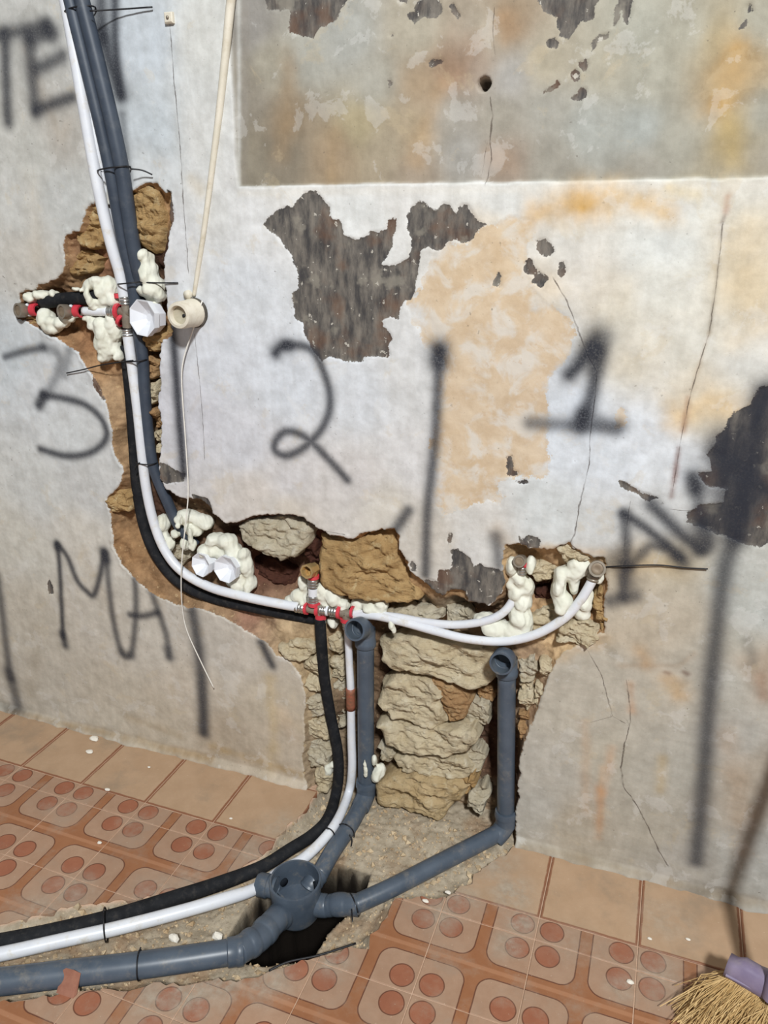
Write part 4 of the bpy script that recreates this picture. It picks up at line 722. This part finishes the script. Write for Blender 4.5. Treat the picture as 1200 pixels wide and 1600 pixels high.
sleeve(q(489,942), q(489,930), .0125, t); lathe('white_collar', q(489,930), q(489,917), [(0,.0115),(.020,.0115)], M['white_pipe'], t, 18); sleeve(q(489,917), q(489,904), .0125, t); ring(q(489.5,901), Z1, t, .0140, .007)
elbow_outlet(wp(484,891,-.004), t, .0175, .034)
# left tee behind the faceted cap
t = thing('tee_fitting', wp(196, 520, .005), 'left press-fit tee with red rings under the upper white pipe', 'fitting')
Y0 = .004
sleeve(q(195,463), q(196.5,477), .0125, t); ring(q(184,462), Z1, t, .008, .010); band(q(197,474), q(199,512), .011, t)
ring(q(186,487), X1, t, .0185, .009); ring(q(190,500), Vector((1,0,-.6)), t, .016, .008); sleeve(q(170,487), q(182,487), .0125, t); band(q(182,487), q(204,488), .0105, t); sleeve(q(198,514), q(199.5,526), .0122, t)
put(tube('branch_pipe', [q(131,486), q(150,487), q(170,487)], .0098, M['white_pipe'], t, 4))
for c, lab, nm in (((36,485),'outermost brass elbow at the left end of the left cavity','o'), ((104,487),'brass elbow facing out beside white foam in the left cavity','i')):
    t = thing('elbow_fitting', wp(c[0], c[1]+10, .0), lab, 'fitting', 'brass elbows of the left cavity')
    elbow_outlet(wp(c[0], c[1], -.006), t, .0165, .036, X1, 'dull_brass', (-.25,-1,.1)); ring(wp(c[0]+19, c[1]-1, .006), X1, t, .0150, .016)
    lathe('white_seal', wp(c[0]+9, c[1]-1, .004), wp(c[0]+20, c[1]-1, .004), [(0,.0155),(.004,.0155),(.004,.010)], M['cap'], t, 18)
# right elbows
t = thing('elbow_fitting', wp(815, 893, .01), 'dull metal elbow wrapped in foam at the end of the upper white pipe', 'fitting')
elbow_outlet(wp(813,876,-.002), t, .0130, .030, Z1*-1, 'dull_brass', (-.05,-1,.25)); sleeve(wp(815,884,.008), wp(815.5,897,.012), .0100, t); ring(wp(821,883,.004), X1, t, .006, .005)
t = thing('elbow_fitting', wp(928, 904, .0), 'dull metal elbow at the far right corner of the channel', 'fitting')
elbow_outlet(wp(933,888,-.004), t, .0165, .034, Vector((-.3,.1,-1)).normalized(), 'dull_brass', (.1,-1,.35)); sleeve(wp(930,893,.004), wp(926,907,.003), .0125, t, mat='dull_brass')
# white eight-sided caps
def facet_cap(c, label, r, face, ln):
    c = Vector(c); d = Vector(face).normalized(); t = thing('faceted_cap', c+Vector((0,0,-r)), label, 'cap', 'white faceted caps'); b = c-d*ln
    lathe('cap_body', b, b+d, [(0,.0001),(0,r*.80),(ln*.55,r*.86),(ln*.62,r*.97),(ln,r),(ln-.0008,r*.93)], M['cap'], t, 8, False, .3)
    lathe('cap_dish', b, b+d, [(ln-.0008,r*.935),(ln-.017,r*.42),(ln-.021,r*.22),(ln-.021,.0001)], M['cap'], t, 8, False, .3)
    return t
facet_cap(wp(222,497,-.024), 'white faceted cap over the left tee and dark conduit', .041, (-.18,-1,.05), .040)
facet_cap(wp(313,883,-.016), 'left of the two white faceted caps in the lower left foam', .0305, (-.22,-1,.12), .034)
facet_cap(wp(352,890,-.018), 'right of the two white faceted caps in the lower left foam', .0345, (-.10,-1,.10), .040)

# ================================================================ EXPANSION FOAM
def ico(c, r3, V, Fc, seg=10, rn=7):
    k = len(V)
    for i in range(rn+1):
        th = math.pi*i/rn
        for j in range(seg):
            ph = 2*math.pi*j/seg
            V.append((c[0]+r3[0]*math.sin(th)*math.cos(ph), c[1]+r3[1]*math.sin(th)*math.sin(ph), c[2]+r3[2]*math.cos(th)))
    for i in range(rn):
        for j in range(seg): Fc.append((k+i*seg+j, k+i*seg+(j+1) % seg, k+(i+1)*seg+(j+1) % seg, k+(i+1)*seg+j))
def foam(blobs, label, seed, vox=0.0028):
    """lobes run together into one skin: (px, py, Y, half width px, half height px, half depth m)"""
    rr = random.Random(seed); me = bpy.data.meshes.new('f'); bm = bmesh.new()
    for (x, y, Y, a, b, d) in blobs:
        c = wp(x, y, Y); s = 1.18/695.0
        for k in range(3):
            f = 1.0 if k == 0 else rr.uniform(.55, .8); o = Vector((0,0,0)) if k == 0 else Vector((rr.uniform(-1,1)*a*s*.5, -d*rr.uniform(.2,.6), rr.uniform(-1,1)*b*s*.5))
            bmesh.ops.create_icosphere(bm, subdivisions=2, radius=1.0, matrix=Matrix.Translation(c+o) @ Matrix.Diagonal((a*s*f, d*max(f,.55), b*s*f, 1)))
    bm.to_mesh(me); bm.free(); o = bpy.data.objects.new('f', me); C.objects.link(o)
    m = o.modifiers.new('r', 'REMESH'); m.mode = 'VOXEL'; m.voxel_size = vox
    m = o.modifiers.new('s', 'SMOOTH'); m.iterations = 12; m.factor = 0.6
    nm = bpy.data.meshes.new_from_object(o.evaluated_get(bpy.context.evaluated_depsgraph_get())); bpy.data.objects.remove(o)
    P = np.empty(len(nm.vertices)*3); nm.vertices.foreach_get('co', P); P = P.reshape(-1, 3)
    N = np.empty(len(nm.vertices)*3); nm.vertices.foreach_get('normal', N); N = N.reshape(-1, 3)
    P += N*(fbm(P[:, 0]+P[:, 1], P[:, 2]-P[:, 1], 60, 3, seed)*0.008)[:, None]
    org = np.array([P[:, 0].mean(), P[:, 1].mean(), P[:, 2].min()]); nm.vertices.foreach_set('co', (P-org).ravel())
    nm.polygons.foreach_set('use_smooth', [True]*len(nm.polygons)); nm.materials.clear(); nm.materials.append(M['foam']); nm.update(); nm.name = 'expansion_foam'
    ob = bpy.data.objects.new('expansion_foam', nm); C.objects.link(ob); ob.location = org
    return put(ob, label, 'foam', 'expansion foam in the channel')
foam([(50,465,.012,11,8,.020),(68,461,.010,12,7,.020),(84,458,.012,8,5,.016)], 'thin foam roll above the black length in the left cavity', 1)
foam([(72,498,.010,12,17,.026),(86,508,.008,12,11,.024),(98,503,.006,11,9,.022),(108,498,.006,10,6,.014),(118,493,.004,8,4,.008)], 'round foam lump around the inner brass elbow of the left cavity', 2)
foam([(120,452,.000,8,4,.010),(130,453,-.002,5,4,.012),(136,462,-.012,4,10,.008),(141,472,-.010,4,8,.008),(152,442,.012,16,9,.026),(170,450,.020,16,16,.026),(150,454,-.006,4,9,.008),(176,470,.022,14,12,.024),(164,476,.016,10,8,.020),(148,480,.004,8,4,.012)], 'foam dripping over the black length left of the white pipe', 3)
foam([(138,497,.008,10,5,.012),(150,506,.012,10,10,.020),(162,515,.014,14,18,.026),(172,538,.016,16,22,.026),(180,512,.020,12,20,.022),(163,555,.010,8,9,.018),(186,556,.010,6,9,.014)], 'large hanging foam tongue below the left tee', 4)
foam([(228,404,.016,10,12,.024),(234,424,.014,12,14,.026),(244,446,.012,13,13,.026),(230,456,.014,13,8,.022),(250,462,.014,9,8,.020),(240,478,.020,12,12,.020),(249,490,.018,8,10,.016)], 'foam beside the end of the thicker conduit, right of the left tee', 5)
foam([(256,816,.030,10,14,.024),(249,830,.026,6,9,.018),(258,840,.022,6,13,.014),(266,850,.018,7,12,.014),(275,834,.016,8,6,.014),(283,812,.004,3,9,.006),(278,822,.004,4,5,.006),(296,806,.034,18,10,.024),(318,815,.040,18,12,.024),(305,828,.034,14,9,.022),(297,838,.006,4,14,.008),(302,851,.014,6,8,.014),(290,850,.030,8,12,.016)], 'stringy foam around the lower end of the long conduit', 6)
foam([(338,842,.024,16,10,.026),(355,846,.022,16,12,.028),(330,858,.024,14,12,.024),(366,864,.022,12,16,.026),(382,866,.018,8,10,.020),(388,888,.020,9,18,.020),(392,910,.020,8,14,.018),(376,914,.018,14,12,.018),(362,908,.026,8,10,.016),(372,896,.024,12,14,.020),(352,862,.030,18,14,.024),(345,872,.034,16,14,.020),(320,862,.034,12,12,.018),(380,880,.028,14,16,.020)], 'big foam mass behind the two faceted caps', 7)
foam([(456,936,.022,10,7,.016),(468,930,.022,12,10,.020),(476,914,.026,8,14,.018),(474,942,.010,5,7,.014),(505,924,.026,13,12,.024),(522,930,.024,14,14,.026),(538,944,.024,10,10,.022),(515,942,.024,20,10,.020),(520,972,.026,9,9,.016)], 'foam packed behind the middle tee', 8)
foam([(560,944,.030,12,11,.022),(580,946,.022,14,9,.024),(597,946,.020,9,9,.020),(588,954,.014,16,8,.016)], 'foam behind the left drain elbow where the white pipes pass', 9)
foam([(612,975,-.004,5,8,.010),(616,984,-.006,3,6,.007)], 'small foam drip hanging under the two white pipes', 10, .0022)
foam([(800,884,.012,8,13,.020),(829,882,.012,6,12,.018),(808,905,.022,12,14,.020),(822,918,.022,11,16,.020),(803,928,.018,8,12,.018),(818,940,.020,12,14,.022),(813,962,.018,16,14,.026),(760,968,.020,18,10,.022),(780,982,.014,20,13,.026),(804,986,.010,18,14,.024),(822,980,.012,8,18,.018)], 'white foam column under the elbow of the upper white pipe', 11)
foam([(876,900,.016,9,14,.026),(872,920,.012,9,16,.026),(880,940,.008,12,12,.028),(890,894,.020,14,10,.024),(908,886,.018,14,12,.022),(898,912,.016,6,14,.016),(936,900,.010,6,10,.014),(914,944,.012,9,14,.018),(910,960,.010,11,8,.016),(918,934,.014,8,14,.016)], 'white foam lumps left of the corner elbow', 12)
foam([(585,1188,-.006,5,10,.012),(594,1204,.002,9,13,.018),(588,1214,-.004,8,8,.014)], 'foam dab right of the left drain riser, low down', 13)
foam([(570,1194,-.0235,3,10,.003),(571,1206,-.0235,2.8,10,.003)], 'thin foam smear on the face of the left drain riser', 14, .0015)
foam([(516,1200,.012,7,11,.014),(519,1194,.010,5,6,.012)], 'small foam dab left of the black pipe, low down', 15)

# ================================================================ DRAINS
def arc(c, a, b, r, n=8):
    """quarter bend: from direction -a (arriving) to direction b (leaving)"""
    c = Vector(c); a = Vector(a).normalized(); b = Vector(b).normalized()
    return [c-a*r*(1-math.sin(k/n*math.pi/2))+b*r*(1-math.cos(k/n*math.pi/2)) for k in range(n+1)]
def riser(label, top, foot, run, mouth_dir, rr=.0203):
    top, foot = Vector(top), Vector(foot); t = thing('drain_pipe', foot+Vector((0,0,-.02)), label, 'drain pipe', 'grey drain pipes')
    up = (top-foot).normalized(); md = Vector(mouth_dir).normalized()
    tube('riser', [foot, foot.lerp(top,.5), top-up*.02], rr, M['grey_pvc'], t, 4, 24)
    e = sweep(arc(top+up*.012, up, md, .028), .0228, 24, .86); obj('elbow', e[0], e[1], M['grey_pvc'], t)
    mp = top+up*.012+md*.028
    sharp(lathe('elbow_mouth', mp-md*.004, mp+md, [(0,.0228),(0,.0258),(.030,.0262),(.0315,.0255),(.0315,.0212),(.004,.0205),(-.012,.019),(-.02,.0001)], M['grey_inner'] if False else M['grey_pvc'], t, 28))
    lathe('mouth_lining', mp, mp+md, [(.028,.0209),(.0,.0203),(-.014,.018),(-.03,.010),(-.034,.0001)], M['grey_inner'], t, 28)
    sharp(lathe('socket', top-up*.040, top+up, [(0,rr),(0,.0245),(.005,.0252),(.012,.0252),(.014,.0236),(.044,.0234)], M['grey_pvc'], t, 24))
    sharp(lathe('coupling', foot+up*.030, foot-up, [(-.004,rr),(-.004,.0245),(0,.0258),(.008,.0262),(.012,.0262),(.014,.024),(.040,.0238)], M['grey_pvc'], t, 24))
    P = [foot+up*.002]+[Vector(p) for p in run]; d1 = (P[1]-P[0]).normalized()
    tube('bend', [foot+up*.012, foot-up*.004, foot-up*.012+d1*.014, foot-up*.012+d1*.040], .0234, M['grey_pvc'], t, 6, 24)
    P[0] = foot-up*.012+d1*.012
    tube('floor_run', P, rr, M['grey_pvc'], t, 6, 24)
    return t
LT = wp(571, 985, .008); LF = wp(572, 1236, .008); RTt = wp(792, 1030, .012); RF = wp(790, 1284, .012)
BC = fp(461, 1374, .030); BR = .0575
back_in = BC+Vector((.022, .075, -.052)); right_in = fp(553, 1414, -.010)
riser('left grey drain riser with an open elbow, bending at the floor towards the round drain', LT, LF, [fp(548,1288,.008), fp(520,1330,-.006), back_in], (-.10,-1,.30))
riser('right grey drain riser with an open elbow and a long run across the rubble', RTt, RF, [fp(770,1306,.016), fp(690,1347,.010), fp(610,1388,.0), right_in], (-.03,-1,.14))
t = thing('floor_drain', (BC.x, BC.y, BC.z-.10), 'round grey floor drain body with open top and side inlets sitting in the pit', 'drain')
sharp(lathe('body', BC-Z1*.10, BC, [(0,.0001),(0,.046),(.012,.053),(.060,.055),(.070,BR-.001),(.098,BR),(.100,BR-.001),(.100,BR-.005),(.062,.0505),(.058,.0505),(.035,.0490),(.030,.0001)], M['grey_pvc'], t, 40))
cc = BC-Z1*.062
for ang, nm, pr_ in ((40,'inlet_port',.017),(152,'inlet_port',.010)):
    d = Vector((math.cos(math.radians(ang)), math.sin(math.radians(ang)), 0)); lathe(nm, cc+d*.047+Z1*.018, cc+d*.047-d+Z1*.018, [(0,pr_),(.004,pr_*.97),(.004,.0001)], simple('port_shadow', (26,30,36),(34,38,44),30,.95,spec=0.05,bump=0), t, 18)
# a partition across the bowl
pv = [BC+Vector((x, y, z)) for (x, y, z) in ((-.040,-.012,-.072),(.022,-.046,-.072),(.022,-.046,-.040),(-.040,-.012,-.040),(-.038,-.008,-.072),(.024,-.042,-.072),(.024,-.042,-.040),(-.038,-.008,-.040))]
obj('partition', pv, [(0,1,2,3),(7,6,5,4),(3,2,6,7),(0,3,7,4),(1,5,6,2),(0,4,5,1)], M['grey_pvc'], t, False)
# inlets with ribbed bends
def ribs(name, P, r, parent, k=3, ln=.012):
    path = smooth_path(P, 12); rr = []
    for i in range(len(path)):
        u = i/(len(path)-1); rr.append(r*(1+.085*max(0, math.sin(u*math.pi*2*k))**0.6))
    V, Fc = sweep(path, rr, 24); return obj(name, V, Fc, M['grey_pvc'], parent)
d = (right_in-cc).normalized()
ribs('right_inlet', [cc+Vector((d.x,d.y,0))*.045, cc+Vector((d.x,d.y,0))*.075+Z1*.004, right_in.lerp(cc,.35)+Z1*-.004, right_in.lerp(cc,.12), right_in+d*.012], .0232, t, 2)
o1 = fp(432, 1436, -.012); o2 = fp(404, 1466, -.004); o3 = fp(372, 1486, .004)
ribs('front_outlet', [cc+Vector((-.012,-.045,0)), o1, o2.lerp(o1,.4), o2, o2.lerp(o3,.5), o3], .0275, t, 3)
bi = (back_in-cc); ribs('back_inlet', [cc+Vector((.012,.045,0)), back_in.lerp(cc,.3), back_in], .0225, t, 2)
s = fp(408, 1376, .006); ds = (s-cc); ds.z = 0; ds.normalize()
sharp(lathe('capped_stub', cc+ds*.045+Z1*.026, cc+ds+Z1*.026, [(0,.0235),(.018,.0235),(.020,.026),(.040,.026),(.046,.0225),(.048,.015),(.048,.0001)], M['grey_pvc'], t, 24))
t = thing('drain_pipe', fp(180, 1512, -.02), 'thick grey waste pipe lying along the front of the trench to the left', 'drain pipe', 'grey drain pipes')
tube('pipe', [o3.lerp(fp(300,1497,.008),-.05), fp(300,1497,.008), fp(220,1508,.010), fp(100,1522,.010), fp(0,1534,.010), fp(-160,1550,.010)], .0252, M['grey_pvc'], t, 6, 24)
dd = (fp(300,1497,.008)-o3).normalized(); sharp(lathe('socket', o3+dd*-.01, o3+dd, [(0,.0285),(.004,.0296),(.012,.0296),(.014,.0282),(.030,.0282),(.032,.0252)], M['grey_pvc'], t, 24))

# ================================================================ TIES, STRING, WIRE
def tie(c, axis, r, label, tail=None, squash=None, group='black cable ties'):
    """a nylon strap around a pipe; tail = points of the loose end"""
    c = Vector(c); ax = Vector(axis).normalized(); t = thing('cable_tie', c, label, 'cable tie', group)
    a = Vector((0,0,1)) if abs(ax.z) < .9 else Vector((1,0,0)); u = (a-ax*a.dot(ax)).normalized(); v = ax.cross(u)
    if squash: ex, ey = squash
    else: ex = ey = (1,1)
    pts = []
    for k in range(25):
        th = 2*math.pi*k/24; p = u*math.cos(th)*r+v*math.sin(th)*r
        if squash: p = Vector((p.x*squash[0], p.y*squash[1], p.z))
        pts.append(c+p)
    V, Fc = sweep(pts, .0016, 6); obj('strap', V, Fc, M['tie'], t)
    h = pts[18]; lathe('lock_head', h-ax*.003, h+ax, [(0,.0001),(0,.0034),(.006,.0034),(.006,.0001)], M['tie'], t, 4, False)
    if tail: tube('tail', tail, .0015, M['tie'], t, 4, 6)
    return t
dn = (wp(190,430,0)-wp(160,280,0)).normalized()
tie(wp(178,264,-.016), dn, .038, 'cable tie around the bundle at upper left with a drooping tail', [wp(205,264,-.030), wp(222,266,-.020), wp(238,273,-.010)], (1.0,.62))
tie(wp(125,16,-.016), dn, .034, 'topmost cable tie around the bundle with a long level tail', [wp(140,17,-.044), wp(180,15,-.020), wp(238,11,-.008)], (1.0,.62))
tie(wp(204,442,-.000), dn, .030, 'cable tie just above the left tee with a level tail to the right', [wp(220,441,-.016), wp(245,442,-.010), wp(278,442,-.006)], (1.0,.72))
tie(wp(213,563,.008), dn, .028, 'cable tie below the left tee with a tail reaching out left', [wp(208,563,-.014), wp(160,570,-.006), wp(132,577,-.008), wp(104,583,-.006)], (1.0,.72))
tie(wp(229,722,.010), wp(229,760,0)-wp(222,690,0), .026, 'cable tie around white pipe and conduit low in the left channel', [wp(218,723,-.012), wp(213,728,-.006), wp(211,734,-.004)], (1.0,.72))
tie(fp(165,1445,.012), fp(180,1451,.012)-fp(90,1471,.012), .0330, 'cable tie around the black and white floor pipes at the left', None, None)
tie(fp(218,1508,.010), fp(220,1508,.01)-fp(100,1522,.01), .0268, 'cable tie around the thick grey waste pipe', [fp(218,1486,.040), fp(220,1480,.046)])
tie(fp(540,1300,.004), fp(548,1288,.0)-fp(520,1330,.0), .0235, 'cable tie around the left drain run where it leaves the wall', [fp(546,1304,.02), fp(550,1312,.012), fp(549,1322,.006)])
tie(fp(514,1302,.014), fp(528,1280,.0)-fp(505,1312,.0), .0145, 'cable tie on the white pipe beside the left drain run', [fp(513,1296,.03), fp(510,1290,.036)])
tie(right_in, right_in-fp(610,1388,0), .0245, 'cable tie around the joint of the right drain run and the round drain', [right_in+Vector((.004,-.022,.012)), fp(551,1440,.0)])
def wire(name, pts, r, mat, label, cat): return put(tube(name, [at(p) for p in pts], r, mat, None, 6, 6), label, cat)
wire('plumb_string', [(316,470,-.012),(300,520,-.012),(287,560,-.012),(284,600,-.012),(290,690,-.012),(294,760,-.014),(292,800,-.020),(285,865,-.026),(283,910,-.024),(285,950,-.014),(292,985,-.012),(312,1030,-.012),(334,1075,-.012)], .0016, M['string'], 'thin white string hanging down the wall across the curving pipes', 'string')
wire('steel_wire', [(944,886,-.004),(980,884,-.012),(1030,883,-.010),(1070,887,-.008),(1106,889,-.008)], .0014, M['tie'], 'thin black wire sticking out right from the corner elbow', 'wire')
wire('steel_wire', [('f',420,1517,.004),('f',450,1503,.010),('f',500,1492,.012),('f',556,1474,.014)], .0022, M['tie'], 'dark wire lying over the broken tile edge in front of the pit', 'wire')

# ================================================================ BROOM
def broom():
    foot = fp(1165, 1510, 0); s0 = fp(1140, 1400, 0); s1 = wp(1197, 1245, 0)
    nrm = (Vector((s0.x, 0, 0))-foot).cross(s1-Vector((s0.x, 0, 0))).normalized()
    hl = fp(1136, 1508, .085); hr = hl+Vector((.22, -.075, -.012)); c = (hl+hr)/2; ax = (hr-hl).normalized()
    t = thing('broom', (c.x, c.y-.02, 0), 'straw broom with a faded purple plastic head at the bottom right corner', 'broom')
    up = Vector((0, .25, 1)); up = (up-ax*up.dot(ax)).normalized(); fw = ax.cross(up)
    ln = (hr-hl).length; V = []; Fc = []; n = 18; m = 12
    for i in range(n+1):
        u = i/n; w = .020; top = .030+.016*math.sin(math.pi*min(1, max(0, (u-.25)/.5)))*1.0
        if u < .06: top *= .7
        p = hl+ax*(ln*u)
        for k in range(m):
            th = 2*math.pi*k/m; y = math.cos(th); z = math.sin(th)
            V.append(p+fw*(w*abs(y)**.6*(1 if y >= 0 else -1))+up*((top if z > 0 else .016)*abs(z)**.6*(1 if z >= 0 else -1)))
    for i in range(n):
        for k in range(m): Fc.append((i*m+k, i*m+(k+1) % m, (i+1)*m+(k+1) % m, (i+1)*m+k))
    Fc.append(tuple(range(m))[::-1]); Fc.append(tuple(n*m+k for k in range(m)))
    head = fixn(obj('head', V, Fc, M['purple'], t))
    lathe('ridge', hl+ax*.004+fw*.0205-up*.006, hr, [(0,.003),(ln*.97,.003)], M['purple'], head, 8)
    # straw: thousands of stems nobody could count
    rr = random.Random(9); V = []; Fc = []
    for i in range(4200):
        u = rr.random(); a = hl+ax*(ln*(.03+.94*u))-up*.012+fw*rr.uniform(-.015, .015)
        spread = (u-.5)*.55-.10+rr.gauss(0, .10); L0 = rr.uniform(.085, .160)
        d = (-up*1.0+ax*spread*1.5+fw*rr.gauss(.55, .28)).normalized(); e = a+d*L0
        if e.z < .002: e = a+(e-a)*((a.z-.002)/(a.z-e.z)); e += Vector((rr.gauss(0,.008), -abs(rr.gauss(0,.012)), rr.uniform(0,.012)))
        mid = (a+e)/2+Vector((rr.gauss(0,.009), rr.gauss(0,.009), rr.gauss(.006,.006)))
        sd = Vector((rr.gauss(0,1), rr.gauss(0,1), rr.gauss(0,1))); w = .0008
        k = len(V)
        for p in (a, mid, e):
            s1_ = d.cross(sd).normalized()*w; s2_ = d.cross(s1_).normalized()*w
            V.extend([p+s1_, p-s1_*.5+s2_*.87, p-s1_*.5-s2_*.87])
        for q_ in (0, 3):
            for j in range(3): Fc.append((k+q_+j, k+q_+(j+1) % 3, k+q_+3+(j+1) % 3, k+q_+3+j))
    b = obj('bristles', V, Fc, M['straw'], t, False); b['kind'] = 'stuff'
    # handle: lies in the plane of its own cast shadow
    base = c+up*.030
    base = base - nrm*(base-Vector((s0.x,0,0))).dot(nrm)
    tip = Vector((0, -.04, 1.25)); tip.x = s0.x-(nrm.y*tip.y+nrm.z*tip.z)/nrm.x
    sharp(lathe('socket', base-(tip-base).normalized()*.03, tip, [(0,.019),(.075,.018),(.08,.0155)], M['purple'], t, 16))
    tube('handle', [base, base.lerp(tip,.5), tip], .0150, M['handle'], t, 4, 14)
broom()

# ================================================================ LOOSE BITS ON THE TILES
def chip(px, py, s, seed, label, mat='chip', name='plaster_chip', cat='debris', hgt=.5):
    c = fp(px, py, .001); rr = random.Random(seed); bm = bmesh.new(); bmesh.ops.create_icosphere(bm, subdivisions=2, radius=1)
    for v in bm.verts:
        k = 1+.35*(fbm(np.array([v.co.x*1.3+seed]), np.array([v.co.y*1.3+v.co.z*2]), 1.4, 3, seed)[0])*2
        v.co = Vector((v.co.x*s*k*1.2, v.co.y*s*k*.8, max(v.co.z, -.4)*s*k*hgt))
    V = [tuple(c+v.co+Vector((0,0,s*hgt*.4))) for v in bm.verts]; Fc = [tuple(v.index for v in f.verts) for f in bm.faces]; bm.free()
    return put(obj(name, V, Fc, M[mat], None, False), label, cat, 'crumbs of plaster on the tiles')
chip(147,1155,.012,1,'larger flat plaster flake on the second border tile from the left'); chip(140,1175,.010,2,'rounded white plaster chip just below the larger flake on the border tile', hgt=.35)
chip(168,1234,.006,3,'small white crumb where the second and third border tiles meet the pattern'); chip(233,1199,.004,4,'tiny white crumb in the middle of the third border tile')
chip(156,1317,.005,5,'white crumb on the brown band of the left patterned tiles'); chip(361,1279,.004,6,'tiny crumb on the border tile nearest the black pipe')
chip(1015,1467,.004,7,'white crumb on the right border tile above the broom'); chip(1075,1468,.004,8,'tiny crumb on the right border tile nearest the broom head')
chip(985,1535,.006,9,'pale crumb on the patterned disc left of the broom'); chip(700,1395,.006,11,'pale crumb at the broken edge below the right drain run'); chip(665,1408,.006,12,'plaster crumb on the broken tile corner below the right drain run')
chip(845,1300+25,.008,13,'plaster crumb against the wall foot right of the right riser'); chip(272,1468,.010,14,'pale lump of mortar between the white and grey floor pipes', hgt=.8); chip(340,1465,.010,15,'pale lump of mortar near the ribbed drain outlet', hgt=.8)
sp_ = fp(103, 1552, .0); V = [sp_+Vector(v) for v in ((-.018,-.006,0),(.020,-.004,0),(.022,.004,0),(-.014,.006,0),(-.016,.018,.034),(.008,.020,.042),(.018,.026,.030),(-.012,.026,.034))]
put(fixn(obj('tile_shard', V, [(0,1,2,3),(4,5,6,7),(0,1,5,4),(1,2,6,5),(2,3,7,6),(3,0,4,7)], M['shard'], None, False)), 'reddish tile shard leaning on the thick grey waste pipe', 'shard')
